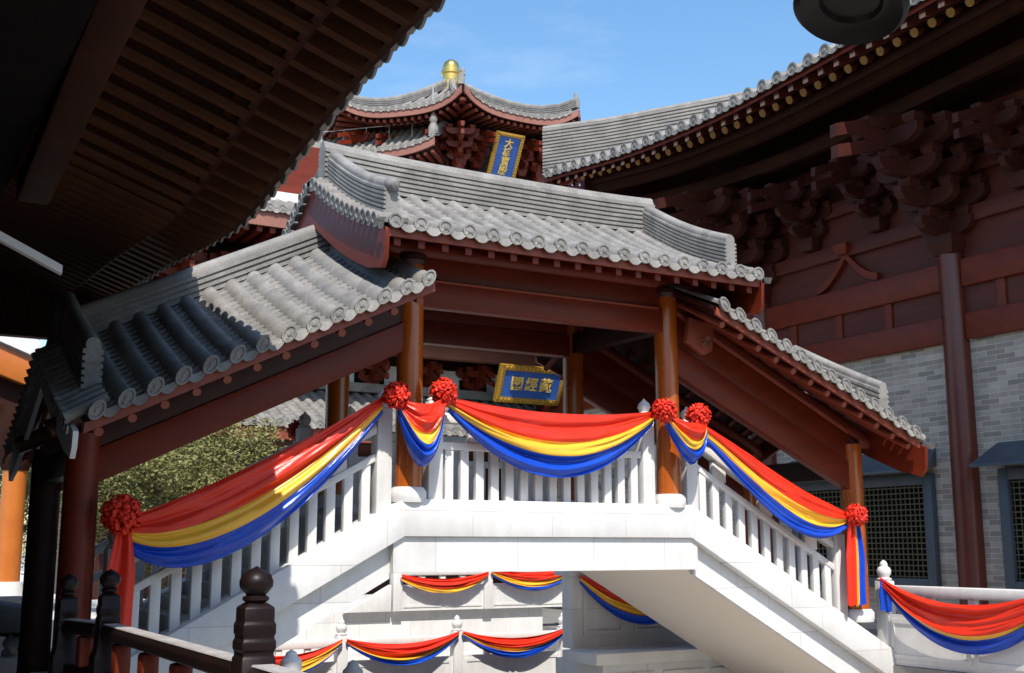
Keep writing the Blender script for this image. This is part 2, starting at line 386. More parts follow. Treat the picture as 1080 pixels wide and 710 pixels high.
# balusters and rails
for y in (YN, 15.42):
    for x0, x1 in ((2.66, 5.40), (6.26, 9.17), (10.08, 12.52)):
        z0, z1 = deck(x0), deck(x1)
        mb = MB(); mb.sweep([(x0, y, z0+.60), (x1, y, z1+.60)], [(-.06, 0), (.06, 0), (.06, .09), (-.06, .09)]); mb.build('lower_rail', WHITE, G, bevel=.008)
        mb = MB(); mb.sweep([(x0, y, z0+.92), (x1, y, z1+.92)], [(-.085, 0), (.085, 0), (.085, .08), (.06, .12), (-.06, .12), (-.085, .08)]); mb.build('handrail', WHITE, G, bevel=.008)
        n = int((x1-x0)/.205); first = None; offs = []
        for k in range(n):
            x = x0+(k+.5)*(x1-x0)/n
            if first is None:
                mb = MB(); sl = (z1-z0)/(x1-x0)
                a, b = x-.055, x+.055
                mb.add([(p, q, deck(p)+(t)) for t in (-.02, .605) for q in (y-.045, y+.045) for p in (a, b)], [(0, 2, 3, 1), (4, 5, 7, 6), (0, 1, 5, 4), (2, 6, 7, 3), (0, 4, 6, 2), (1, 3, 7, 5)])
                first = mb.build('baluster', WHITE, G, bevel=.01); fx = x
            else: offs.append((x-fx, 0, deck(x)-deck(fx)))
        repeat(first, offs)
        for k in range(3):
            x = x0+(k+.5)*(x1-x0)/3; mb = MB(); mb.rng(x-.12, x+.12, y-.04, y+.04, deck(x)+.66, deck(x)+.95); mb.build('rail_block', WHITE, G, bevel=.02)
# columns
def column(x, y, zb, zt, r, m, parent, base=WHITE):
    mb = MB(); mb.lathe([(r*1.02, zb+.1), (r, zb+.5), (r*.97, zt)], (x, y, 0), 28)
    o = mb.build('column', m, parent)
    m2 = MB(); m2.lathe([(r*1.3, zb-.06), (r*1.38, zb), (r*1.36, zb+.07), (r*1.15, zb+.115), (r*1.03, zb+.12)], (x, y, 0), 28); m2.build('column_base', base, o)
    return o
for y in (YC-.04, YB):
    for x in (XL, XR): column(x, y, .58, 3.35, .16, COLM, G)
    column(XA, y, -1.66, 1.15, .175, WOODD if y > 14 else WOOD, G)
    column(XD, y, -.98, 1.5, .165, COLM, G)
# timber beams
def beam(pts_, w, z0, z1, name, m, y, parent=G, bev=.015):
    mb = MB(); mb.sweep([(p[0], y, p[1]) for p in pts_], [(-w/2, z0), (w/2, z0), (w/2, z1), (-w/2, z1)]); return mb.build(name, m, parent, bevel=bev)
for y in (YC-.04, YB):
    beam([(XL-.1, 2.86), (XR+.1, 2.86)], .2, 0, .33, 'tie_beam', WOOD, y)
    beam([(5.25, 3.19), (10.15, 3.19)], .13, .003, .28, 'purlin_board', WOOD, y)
    mb = MB(); mb.tube([(5.0, y, 3.56), (10.4, y, 3.56)], .11, 14); mb.build('purlin', WOOD, G)
    for x in (XL, XR): 
        mb = MB(); mb.lathe([(.12, 0), (.2, .1), (.2, .16)], (x, y, 3.3), 16); mb.build('column_capital', WOODD, G)
    # raking beams of the flights: two deep members, upper set forward
    L0, L1 = (XA-.05, .56), (XL-.1, .56+.482*(XL-.05-XA))
    beam([L0, L1], .18, 0, .36, 'raking_beam', WOOD, y)
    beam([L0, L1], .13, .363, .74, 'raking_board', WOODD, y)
    R0, R1 = (XR+.1, 2.72), (XD+.02, 2.72-.478*(XD-XR-.1))
    beam([R0, R1], .18, -.42, 0, 'raking_beam', WOOD, y)
    beam([(R0[0]+.05, R0[1]-.02), (R1[0]-.1, R1[1]+.03)], .12, .003, .42, 'raking_board', WOOD, y)
    sgn = -1 if y < 14 else 1
    beam([R0, (R1[0]-.15, R1[1]+.07)], .07, .40, .46, 'moulding', FASC, y+sgn*.10)
    beam([(XL+.2, 3.16), (XR-.2, 3.16)], .05, 0, .03, 'moulding', FASC, y+sgn*.115)
    mb = MB()
    mb.tube([(XA-.35, y, L0[1]+.80-.18), (XL+.3, y, L1[1]+.80+.18)], .1, 12); mb.build('purlin', WOODD, G)
    mb = MB(); mb.tube([(XR-.1, y, R0[1]+.52+.1), (XD+.4, y, R1[1]+.52-.19)], .1, 12); mb.build('purlin', WOOD, G)
# carved beam end showing a scroll, beside the right column
mb = MB(); mb.prism([(9.72, 12.38, 2.72), (10.02, 12.38, 2.56), (10.16, 12.38, 2.62), (10.2, 12.38, 2.98), (9.78, 12.38, 3.06)], (0, .1, 0)); ce = mb.build('carved_beam_end', FASC, G, bevel=.02)
mb = MB(); sp = []
for k in range(34):
    a = k*.42; r_ = .012+.075*k/34; sp.append((10.04+r_*math.cos(a), 12.375, 2.74+r_*math.sin(a)))
mb.tube(sp, .009, 6); mb.build('carved_scroll', PINK, ce)
# cross beams front to rear (seen from below)
for x, z in ((XL, 2.9), (XR, 2.9), (XA, .75), (XD, 1.0)):
    mb = MB(); mb.rng(x-.09, x+.09, YC+.1, YB-.1, z, z+.3); mb.build('cross_beam', WOODD, G)
# --- middle roof
RUNF = YR-11.56; ZR = 4.62; RISE = 1.10
FRONT = lambda u, d, h: V((u, YR-d, ZR+h))
BACK = lambda u, d, h: V((u, YR+d, ZR+h))
pr = eave_prof(RUNF, RISE, .10)
roof = thing('middle_roof', (7.7, 13.9, 3.4), '', ''); del roof['label'], roof['category']; roof.parent = G; roof.location = V((7.7, 13.9, 3.4))-G.location
X0, X1 = 4.96, 10.40
mb = MB(); us = frange(X0+.13, X1-.13, .30)
tiles(mb, FRONT, us, pr, .078); tiles(mb, BACK, us, pr, .078)
mb.build('roof_tiles', TILE, roof, recalc=False)
def underside(M, u0, u1, prof, off, name, m, th=.05, parent=roof, dcut=0.0, zx=lambda u: 0):
    mb = MB()
    for (d0, h0), (d1, h1) in zip(prof, prof[1:]):
        P = [M(u, d, h+off-t) for t in (0, th) for u, d, h in ((u0, d0, h0), (u1, d0, h0), (u1, d1, h1), (u0, d1, h1))]
        mb.add(P, [(0, 1, 2, 3), (7, 6, 5, 4), (0, 4, 5, 1), (1, 5, 6, 2), (2, 6, 7, 3), (3, 7, 4, 0)])
    return mb.build(name, m, parent, recalc=False)
prs = [(d-.0 if i < len(pr)-1 else d-.04, h) for i, (d, h) in enumerate(pr)]
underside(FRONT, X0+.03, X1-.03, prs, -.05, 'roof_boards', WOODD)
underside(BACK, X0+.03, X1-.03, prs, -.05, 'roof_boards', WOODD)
def eave_board(M, u0, u1, d, h, name, m, parent, ht=.10, n=1):
    mb = MB(); P = [M(u, dd, h-t) for t in (0, ht) for u, dd in ((u0, d), (u1, d), (u1, d-.04), (u0, d-.04))]
    mb.add(P, [(0, 1, 2, 3), (7, 6, 5, 4), (0, 4, 5, 1), (1, 5, 6, 2), (2, 6, 7, 3), (3, 7, 4, 0)]); return mb.build(name, m, parent)
for M in (FRONT, BACK):
    eave_board(M, X0+.03, X1-.03, RUNF-.03, pr[-1][1]-.055, 'eave_board', FASC, roof, .09)
    first = None; offs = []
    for x in frange(X0+.2, X1-.2, .30):
        if first is None:
            mb = MB(); mb.sweep([M(x, RUNF-.09, pr[-1][1]-.17), M(x, RUNF-1.3, -.62)], [(-.04, -.06), (.04, -.06), (.04, .04), (-.04, .04)]); first = mb.build('rafter', WOOD, roof); fx = x
        else: offs.append((x-fx, 0, 0))
    repeat(first, offs)
# main ridge
mb = MB(); n = 10
path = [(X0+.12+(X1-X0-.24)*k/20, YR, ZR-.06+.05*abs(2*k/20-1)**3) for k in range(21)]
mb.sweep(path, ridge_prof(.46, .13, 7)); mb.build('ridge', TILED, roof)
# verge: descending ridges, verge tiles, bargeboards
def gable(xg, out, M, run, prof, parent, ztop, hst=.34, zx=0, knob=True, dend=None, nc=6, barg=True, bmat=WOOD, bh=.50):
    """xg: gable plane; out=+1/-1 direction pointing outwards"""
    dend = dend or run-.30
    R = [p for p in resample(prof, .2)]
    mb = MB(); xr = xg-out*.25
    pth = [M(xr, p.x, p.y-.02) for p in R if p.x <= dend]
    # flatten the tail a little so the end lifts
    mb.sweep(pth, ridge_prof(hst, .10, nc, .075)); o = mb.build('descending_ridge', TILED, parent)
    if knob:
        e = pth[-1]; m2 = MB(); fwd = (pth[-1]-pth[-2]).normalized()
        m2.lathe([(.02, -.14), (.07, -.10), (.085, 0), (.08, .05), (.05, .08), (.045, .11), (.012, .12)], e+V((0, 0, hst+.03)), 12, ax=fwd); m2.build('ridge_end_ornament', TILED, o)
    mb = MB()
    for p in resample(prof, .17)[1:-1]:
        c = M(xg, p.x, p.y+.02); inn = M(xg-out*.34, p.x, p.y+.05)
        d = (c-inn).normalized(); mb.tube([inn, c+d*.03], .06, 8)
        mb.lathe([(.062, -.02), (.07, 0), (.07, .03), (.05, .03), (.045, .02), (.01, .025)], c+d*.03, 12, ax=d)
    for p in resample(prof, .17):
        c = M(xg+out*.03, p.x, p.y-.02); 
        mb.prism([M(xg+out*.03, p.x-.07, p.y+.01), M(xg+out*.03, p.x-.04, p.y-.08), M(xg+out*.03, p.x+.04, p.y-.1), M(xg+out*.03, p.x+.08, p.y-.03)], (out*.02, 0, 0))
    mb.build('verge_tiles', TILE, parent, recalc=False)
    if barg:
        mb = MB(); R = resample(prof, .25); a = [M(xg-out*.02, p.x, p.y-.09) for p in R]; b = []
        for p in R: b.append(M(xg-out*.02, p.x, p.y-.09-(bh if p.x < run-.30 else bh-.04)))
        b[-1] = M(xg-out*.02, R[-1].x-.10, R[-1].y-bh); b.append(M(xg-out*.02, R[-1].x-.02, R[-1].y-bh+.1))
        a.append(M(xg-out*.02, R[-1].x, R[-1].y-.1))
        k = len(a); t = V((-out*.05, 0, 0))
        F = []
        for i in range(k-1): F += [(i, i+1, k+i+1, k+i), (2*k+i+1, 2*k+i, 3*k+i, 3*k+i+1), (k+i, k+i+1, 3*k+i+1, 3*k+i), (i+1, i, 2*k+i, 2*k+i+1)]
        F += [(0, k, 3*k, 2*k), (k-1, 2*k+k-1, 3*k+k-1, k+k-1)]
        mb.add(a+b+[p+t for p in a]+[p+t for p in b], F); mb.build('bargeboard', bmat, parent)
for xg, out in ((X0, -1), (X1, 1)):
    for M in (FRONT, BACK):
        gable(xg, out, M, RUNF, pr, roof, 0, hst=.42, nc=8, knob=(out < 0))
# gable wall infill
for xg in (X0+.55, X1-.55):
    mb = MB(); mb.prism([(xg, YC, 3.4), (xg, YB, 3.4), (xg, YR+.1, 4.5), (xg, YR-.1, 4.5)], (.06, 0, 0)); mb.build('gable_panel', WOODD, roof)
# --- flight roofs
def flight_roof(name, zl, sl, x0, x1, xlow, out, ufirst):
    ro = bpy.data.objects.new(name, None); C.objects.link(ro); ro.parent = G; ro.location = V(((x0+x1)/2, YR, zl(x0)))-G.location
    run, rise = YR-11.60, 1.02; p = eave_prof(run, rise, .035)
    M1 = lambda u, d, h: V((u, YR-d, zl(u)+h)); M2 = lambda u, d, h: V((u, YR+d, zl(u)+h))
    mb = MB(); us = frange(x0, x1, .265)
    tiles(mb, M1, us, p, .082); tiles(mb, M2, us, p, .082); mb.build('roof_tiles', TILE, ro, recalc=False)
    ps = [(d if i < len(p)-1 else d-.04, h) for i, (d, h) in enumerate(p)]
    a, b = min(x0, x1)-.1, max(x0, x1)+.1
    for M in (M1, M2):
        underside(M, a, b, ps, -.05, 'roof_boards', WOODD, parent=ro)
        eave_board(M, a, b, run-.03, p[-1][1]-.055, 'eave_board', FASC, ro, .10)
        first = None; offs = []
        for x in frange(a+.15, b-.15, .30):
            if first is None:
                mb = MB(); mb.tube([M(x, run-.10, p[-1][1]-.20), M(x, run-1.25, -.66)], .045, 8); first = mb.build('rafter', FASC if M is M1 else WOOD, ro); fx = x
            else: offs.append((x-fx, 0, zl(x)-zl(fx)))
        repeat(first, offs)
        gable(xlow, out, M, run, p, ro, 0, hst=.50, nc=7, dend=run-.40, knob=False, bmat=PALEW if out < 0 else WOOD, bh=.34 if out < 0 else .50)  # pale left bargeboards carry the sun's glare in their colour
    mb = MB(); mb.sweep([(x, YR, zl(x)-.05) for x in frange(min(x0, x1)-.02, max(x0, x1), .5)], ridge_prof(.30, .12, 4, .09)); mb.build('ridge', TILED, ro)
    return ro
flight_roof('left_flight_roof'.replace('left_', 'lower_'), lambda u: 3.97+.484*(u-5.57), .484, 2.08, 5.52, 1.86, -1, 0)
flight_roof('lower_flight_roof', lambda u: 4.20-.437*(u-9.44), -.437, 9.72, 13.10, 13.34, 1, 0)

# ================================================================== festoons
def catmull(a, b, sag, skew, u):
    """chord from a to b with sag; skew moves the lowest point"""
    uu = u**skew
    return a.lerp(b, u)-V((0, 0, sag*4*uu*(1-uu)))
def festoon(label, a, b, top_sag, bot_sag, wa, wb, cat='festoon', y_out=.12, skew=1.0, bands=(.46, .66), order=None, seed=0, nu=64, group='large tricolour festoons', gather=1.0):
    """three-colour satin cloth gathered at both ends; a, b = upper attachment points"""
    r_ = random.Random(seed); a, b = V(a), V(b)
    root = thing('festoon', (a+b)/2+V((0, 0, -bot_sag-.1)), label, cat, group)
    ph = [r_.uniform(0, 6.28) for _ in range(6)]
    chord = (b-a); nrm = V((chord.y, -chord.x, 0)).normalized()
    if nrm.dot(V((0, -1, 0))) < 0 and abs(chord.x) > abs(chord.y): nrm = -nrm
    if abs(chord.y) > abs(chord.x): nrm = V((-1, 0, 0))
    def P(u, v):
        w = wa*(1-u)+wb*u
        sg = top_sag+(bot_sag-top_sag)*v**.9
        p = catmull(a, b, sg, skew, u)
        p.z -= w*v
        mid = math.sin(math.pi*min(1, max(0, u)))**.7
        nz = noise.noise(V((u*2.2+seed, v*7, seed*3.1)))*.05+noise.noise(V((u*5, v*15+u*3, seed*1.7)))*.022+noise.noise(V((u*9, v*34+u*4, seed*2.3)))*.011*(1.6-mid)+noise.noise(V((u*24, v*18, seed)))*.005
        f = nz+math.sin(v*23+ph[0]+1.2*math.sin(u*3+ph[1]))*.022+math.sin(v*47+ph[2]+u*2.0)*.010+math.sin(v*11+ph[3]-u*2.5)*.022
        amp = .35+.65*mid
        out = y_out*(.25+.75*mid)*(.45+.75*math.sin(math.pi*min(1, v*.62+.2)))
        p += nrm*(out+f*amp)
        p.z += math.sin(v*23+ph[0]+1.2*math.sin(u*3+ph[1])+1.3)*.012*amp
        return p
    cols = order or [(RED, 'red_cloth'), (YEL, 'yellow_cloth'), (BLU, 'blue_cloth')]
    ed = [0]+list(bands)+[1]
    for k, (m_, nm) in enumerate(cols):
        v0, v1 = ed[k], ed[k+1]; nv = max(8, int(72*(v1-v0)))
        mb = MB()
        rows = [[P(u/nu, v0+(v1-v0)*j/nv-(.012 if k else 0)*(1 if j == 0 else 0))-nrm*(.006*k) for j in range(nv+1)] for u in range(nu+1)]
        mb.grid(rows)
        # hem: turn the lower edge back so that the cloth has thickness
        e = [[rows[i][-1], rows[i][-1]-nrm*.02+V((0, 0, -.006)), rows[i][-1]-nrm*.045+V((0, 0, .02))] for i in range(nu+1)]
        mb.grid(e)
        mb.build(nm, m_, root, angle=180, recalc=False)
    return root
def rosette(c, R, label, seed, group='red ribbon rosettes on the bridge'):
    r_ = random.Random(seed); mb = MB(); c = V(c)
    mb.lathe([(R*.05, -R*.6), (R*.5, -R*.35), (R*.62, 0), (R*.5, R*.35), (R*.05, R*.6)], c, 12)
    N = 210
    for i in range(N):
        z = 1-2*(i+.5)/N; a = i*2.39996+r_.uniform(-.2, .2); s_ = math.sqrt(1-z*z)
        d = V((s_*math.cos(a), s_*math.sin(a), z)).normalized()
        t = d.orthogonal().normalized(); t.rotate(Matrix.Rotation(r_.uniform(0, 6.28), 3, d)); b = d.cross(t)
        w = R*r_.uniform(.15, .26); L = R*r_.uniform(.26, .44); base = c+d*R*.52; top = R*r_.uniform(.34, .60)
        n = 8; P = []
        for k in range(n+1):          # a loop of ribbon
            an = math.pi*k/n; q = base+t*(math.cos(an)*L*.5)+d*(math.sin(an)**.7*top)
            P += [q-b*w*.5-d*w*.25, q+t*w*.08, q+b*w*.5+t*w*.2-d*w*.25]
        mb.add(P, [(3*k+j, 3*k+j+1, 3*k+j+4, 3*k+j+3) for k in range(n) for j in (0, 1)])
    return tag(mb.build('rosette', REDR, None, angle=180, recalc=False), label, 'rosette', group)
YS = 12.50
F1 = festoon('long red yellow and blue cloth draped down the shaded left flight', (2.58, YS, .30), (5.38, YS, 1.72), .08, .68, .25, .22, skew=.82, bands=(.42, .67), seed=1)
festoon('short tricolour cloth wrapped across the left orange column', (5.52, YS-.10, 1.68), (6.12, YS-.10, 1.76), .10, .66, .14, .14, y_out=.20, bands=(.42, .62), seed=2, nu=26)
festoon('wide tricolour cloth hung between the two orange columns of the landing', (6.22, YS, 1.76), (9.22, YS, 1.76), .13, .74, .16, .16, bands=(.40, .64), seed=3)
festoon('short tricolour cloth wrapped across the right orange column', (9.33, YS-.10, 1.74), (9.98, YS-.10, 1.70), .10, .52, .14, .14, y_out=.20, bands=(.40, .62), seed=4, nu=26)
F2 = festoon('tricolour cloth draped down the sunlit right flight', (10.02, YS, 1.64), (12.58, YS, .50), .07, .52, .22, .20, skew=1.25, bands=(.42, .70), seed=5)
G6 = None
rosette((2.52, 12.38, .33), .20, 'shaded red rosette at the foot of the left flight', 11)
rosette((5.50, 12.36, 1.72), .165, 'red rosette left of the left orange column', 12)
rosette((6.10, 12.36, 1.80), .165, 'red rosette right of the left orange column', 13)
rosette((9.31, 12.36, 1.76), .165, 'red rosette left of the right orange column', 14)
rosette((9.86, 12.36, 1.72), .165, 'red rosette right of the right orange column', 15)
rosette((12.66, 12.36, .46), .16, 'small red rosette at the foot of the right flight', 16)
rosette((5.48, 15.66, 1.6), .14, 'dark rosette on the far rail of the bridge, seen under the left roof', 17)
def tail(par, top, length, w, cols, seed):
    r_ = random.Random(seed); root = bpy.data.objects.new('hanging_tail', None); C.objects.link(root); root.parent = par; root.location = V(top)-V((0, 0, length))-par.location
    tot = sum(f for _, _, f in cols); x = -w/2
    for m_, nm, f in cols:
        ww = w*f/tot; rows = []; p0 = r_.uniform(0, 6)
        for i in range(25):
            t = i/24; row = []
            for j in range(13):
                s_ = j/12; xx = (x+ww*s_)*(.45+.55*min(1, t*2.2))
                row.append(V(top)+V((xx+.01*math.sin(t*5+p0), -.02-.025*math.sin(s_*9+p0+t*.7)-.03*t*0, -length*t-.02*math.sin(s_*6+p0)*t)))
            rows.append(row)
        mb = MB(); mb.grid(rows); mb.grid([[p+V((0, .012, 0)) for p in rw[::-1]] for rw in rows]); mb.build(nm, m_, root, angle=180, recalc=False); x += ww
    return root
tail(F1, (2.55, 12.44, .24), 1.15, .30, [(RED, 'red_cloth', 1)], 1)
tail(F2, (12.66, 12.44, .42), 1.22, .36, [(RED, 'red_cloth', .55), (YEL, 'yellow_cloth', .12), (BLU, 'blue_cloth', .5)], 2)

# ================================================================== left hall: eave over the camera's left
H = thing('timber_hall', (0, 10, -1.66), 'dark timber hall at left whose deep raftered eave fills the upper left corner', 'hall')
ZE = [(4.5, 3.78), (6.8, 3.70), (7.6, 3.68), (8.5, 3.60), (9.3, 3.50), (10.4, 3.31), (11.3, 3.17), (12.3, 3.22), (13.5, 3.34), (15, 3.45), (18, 3.6)]
ze = lambda y: smooth_table(ZE, y, .6)
XE = 3.3; PI_ = .345
LM = lambda u, d, h: V((XE-4.6+d, u, ze(u)+4.6*PI_+h))        # u along Y, d from the ridge side, h
prl = [(4.6*t, -4.6*PI_*t) for t in (0, .25, .5, .75, 1)]
y0, y1 = 5.3, 18.0
mb = MB()
ys = frange(y0, y1, .15)
for dz0, dz1, da, db in ((.075, .115, 0, 4.62),):
    rows = [[LM(u, d, -d*PI_+dz0) for d in (da, db)] for u in ys]; rows2 = [[LM(u, d, -d*PI_+dz1) for d in (db, da)] for u in ys]
    mb.grid([r0+r1+[r0[0]] for r0, r1 in zip(rows, rows2)])
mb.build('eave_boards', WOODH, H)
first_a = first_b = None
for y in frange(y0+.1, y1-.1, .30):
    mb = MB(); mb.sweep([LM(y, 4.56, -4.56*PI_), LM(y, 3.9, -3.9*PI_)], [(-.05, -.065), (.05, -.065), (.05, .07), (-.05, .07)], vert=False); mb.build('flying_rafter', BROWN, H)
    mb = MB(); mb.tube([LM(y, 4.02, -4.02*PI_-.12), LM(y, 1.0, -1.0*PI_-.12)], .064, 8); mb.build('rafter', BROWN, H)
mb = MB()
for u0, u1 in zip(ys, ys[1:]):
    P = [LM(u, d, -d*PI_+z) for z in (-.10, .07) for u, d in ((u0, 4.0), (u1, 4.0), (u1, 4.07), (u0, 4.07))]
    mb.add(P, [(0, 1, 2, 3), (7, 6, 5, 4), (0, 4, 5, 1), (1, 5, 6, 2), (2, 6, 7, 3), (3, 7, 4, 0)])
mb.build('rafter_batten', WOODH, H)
mb = MB()
for u0, u1 in zip(ys, ys[1:]):
    P = [LM(u, d, -d*PI_+z) for z in (.03, .16) for u, d in ((u0, 4.57), (u1, 4.57), (u1, 4.63), (u0, 4.63))]
    mb.add(P, [(0, 1, 2, 3), (7, 6, 5, 4), (0, 4, 5, 1), (1, 5, 6, 2), (2, 6, 7, 3), (3, 7, 4, 0)])
mb.build('eave_board', WOODH, H)
mb = MB(); tiles(mb, lambda u, d, h: LM(u, d, h+.16), frange(y0+.1, y1-.1, .30), [(4.68*t, -4.68*PI_*t) for t in (0, .5, 1)], .085, .3); mb.build('roof_tiles', TILE, H, recalc=False)
mb = MB(); mb.sweep([(1.45, 4.6, ze(5)+.45), (1.45, 9, ze(9)+.36), (1.50, 12.6, ze(12.6)+.42)], [(-.16, -.2), (.16, -.2), (.16, .16), (-.16, .16)]); mb.build('eave_purlin', WOODH, H, bevel=.03)
mb = MB(); mb.rng(-1.6, -1.3, 4.5, 18.0, -1.66, 5.2); mb.build('wall', WOODH, H)  # unseen; run full length to shut out sky light from the left
mb = MB(); mb.rng(-1.3, 1.28, 5.6, 18.0, 3.72, 3.80); mb.build('shade_ceiling', DARK, H)  # near-black sheet painting in the shade beyond the purlin
mb = MB(); mb.rng(-1.3, 1.6, 18.0, 18.2, -1.66, 5.0); mb.build('end_wall', WOODH, H)
mb = MB(); mb.rng(1.603, 3.4, 18.0, 18.2, 3.0, 5.0); mb.build('end_board', WOODH, H)
for y in (9.0, 13.2):
    mb = MB(); mb.lathe([(.2, -1.66), (.19, 3.7)], (.05, y, 0), 20); mb.build('column', WOODH, H)
mb = MB(); mb.rng(-.05, .15, 9.2, 13.0, 3.0, 3.4); mb.build('tie_beam', WOODH, H)
mb = MB(); mb.sweep([(.80, 10, 2.53), (1.45, 10, 2.23)], [(-.04, -.035), (.04, -.035), (.04, .035), (-.04, .035)]); mb.build('painted_sunlit_edge', PALEW, H)  # pale strip painted in for a beam edge catching the sun
# unseen wing added behind the viewer to keep sky light off the eaves
mb = MB(); mb.rng(-22, 12, -9.4, -9.0, -1.66, 4.6); mb.build('sky_block_wall', WOODH, H)
mb = MB(); tiles(mb, lambda u, d, h: V((u, -11.5+d, 7.0+h)), frange(-22, 12, .4), [(4.6*t, -2.4*t) for t in (0, .5, 1)], .1, .5); mb.build('sky_block_roof', TILE, H, recalc=False)
mb = MB(); mb.prism([(-22, -7.0, 4.5), (-22, -9.0, 4.6), (-22, -11.5, 6.9)], (34, 0, 0)); mb.build('sky_block_eave', WOODH, H)
for x in frange(-20, 11, 3.4):
    mb = MB(); mb.lathe([(.2, -1.66), (.19, 4.5)], (x, -8.2, 0), 16); mb.build('column', WOODH, H)  # columns of the added, unseen wing

# ================================================================== right hall
K = thing('brick_hall', (18, 15, -1.66), 'large grey brick hall with dark red timber frame and sweeping eave at right', 'hall')
XW = 18.0
mb = MB(); mb.rng(XW, XW+.4, 6.0, 30, -1.66, 3.79); mb.build('brick_wall', BRICK, K)
for y in (9.45, 14.77, 20.1):
    mb = MB(); mb.lathe([(.25, -1.66), (.25, 2), (.235, 5.43)], (XW-.08, y, 0), 32); o = mb.build('column', COLR, K)
    m2 = MB(); m2.lathe([(.42, -1.66), (.42, -1.5), (.34, -1.4)], (XW-.08, y, 0), 24); m2.build('column_base', STONEG, o)
for ya, yb in ((4.2, 9.2), (9.70, 14.52), (15.02, 19.86), (20.35, 30)):
    mb = MB(); mb.rng(XW-.16, XW+.14, ya, yb, 4.78, 5.30); mb.build('architrave', WOOD, K, bevel=.02)
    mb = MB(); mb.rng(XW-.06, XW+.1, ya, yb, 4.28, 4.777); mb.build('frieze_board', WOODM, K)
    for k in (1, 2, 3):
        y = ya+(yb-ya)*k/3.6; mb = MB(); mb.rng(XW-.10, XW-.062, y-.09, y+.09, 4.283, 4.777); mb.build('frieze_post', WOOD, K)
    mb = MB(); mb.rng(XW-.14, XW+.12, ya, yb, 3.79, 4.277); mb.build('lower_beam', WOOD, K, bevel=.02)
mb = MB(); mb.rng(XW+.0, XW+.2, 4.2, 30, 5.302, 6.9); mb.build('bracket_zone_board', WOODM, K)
mb = MB(); mb.rng(XW+.0, XW+.2, 4.2, 30, 6.902, 9.9); mb.build('upper_board', WOODH, K)  # upper part darker, with the eave shade put into its colour
for z in (5.98, 6.9, 7.8):
    mb = MB(); mb.rng(XW-.12, XW-.003, 4.2, 30, z, z+.3); mb.build('wall_lintel', WOODM, K, bevel=.015)
def arm(mb, c, ax, L, h, w):
    """bracket arm: a bar along ax whose lower ends are rounded off"""
    c = V(c); ax = V(ax).normalized(); sd = ax.cross(V((0, 0, 1))).normalized()
    pr_ = [(-L/2, h), (-L/2, h*.55), (-L/2+h*.3, h*.22), (-L/2+h*.9, 0), (L/2-h*.9, 0), (L/2-h*.3, h*.22), (L/2, h*.55), (L/2, h)]
    mb.prism([c+ax*a+V((0, 0, b))-sd*w/2 for a, b in pr_], sd*w)
def blk(mb, c, s_):
    c = V(c); mb.lathe([(s_*.36, 0), (s_*.5, s_*.35), (s_*.5, s_*.62)], c, 4, sq=True)
def bracket_set(c, out, along, sc, tiers, name, m, parent):
    mb = MB(); c = V(c); out = V(out); along = V(along)
    blk(mb, c, .5*sc); z = .31*sc
    for k in range(tiers):
        for j in range(k+1):
            o_ = out*(j*.42*sc); L = (1.0+.45*((k-j) % 2)+.1*k)*sc
            arm(mb, c+o_+V((0, 0, z)), along, L, .26*sc, .15*sc)
            for s_ in (-1, 0, 1): blk(mb, c+o_+along*(s_*(L/2-.13*sc))+V((0, 0, z+.26*sc)), .24*sc)
        Lo = (.9+.84*k)*sc; arm(mb, c+out*(.1*sc)+V((0, 0, z+.004)), out, Lo+.3*sc, .25*sc, .15*sc)
        blk(mb, c+out*((k+1)*.42*sc)+V((0, 0, z+.26*sc)), .24*sc)
        z += .42*sc
    # slanting ang beams poking out beyond the arms
    for dz in (0, .34*sc):
        p0 = c+out*(.2*sc)+V((0, 0, z+.25*sc+dz-.3)); p1 = c+out*((tiers*.42+.75)*sc)+V((0, 0, z-.42*sc+dz-.3))
        mb.sweep([p0, p1], [(-.07*sc, -.1*sc), (.07*sc, -.1*sc), (.07*sc, .1*sc), (-.07*sc, .1*sc)])
    return mb.build(name, m, parent, angle=18)
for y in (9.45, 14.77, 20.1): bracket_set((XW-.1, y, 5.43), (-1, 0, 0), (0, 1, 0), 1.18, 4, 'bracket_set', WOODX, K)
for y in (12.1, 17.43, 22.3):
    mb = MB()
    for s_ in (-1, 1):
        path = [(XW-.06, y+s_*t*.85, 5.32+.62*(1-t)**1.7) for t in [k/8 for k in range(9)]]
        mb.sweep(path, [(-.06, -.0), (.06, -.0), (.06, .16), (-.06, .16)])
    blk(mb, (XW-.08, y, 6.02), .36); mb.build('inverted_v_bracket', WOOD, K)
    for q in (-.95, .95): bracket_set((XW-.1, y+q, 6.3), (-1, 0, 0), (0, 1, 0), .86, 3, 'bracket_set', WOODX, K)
ZK = [(3, 9.9), (6, 9.55), (9, 9.25), (12.67, 9.0), (14.42, 8.89), (16.1, 8.80), (17.9, 8.74), (20.67, 8.86), (22.5, 9.06), (24.8, 9.36)]
zk = lambda y: smooth_table(ZK, y, 1.0)
KM = lambda u, d, h: V((14.95+6.5-d, u, zk(u)+6.5*.46*1.0+h))
KP = .46
prk = [(6.5*t, -6.5*KP*t) for t in (0, .25, .5, .75, 1)]
mb = MB(); tiles(mb, lambda u, d, h: KM(u, d, h), frange(3.4, 24.5, .42), prk, .115, .26, drip=.11, dmin=lambda u: max(0, 6.5-(24.9-u)*1.0) if u > 18.5 else 0); mb.build('roof_tiles', TILE, K, recalc=False)
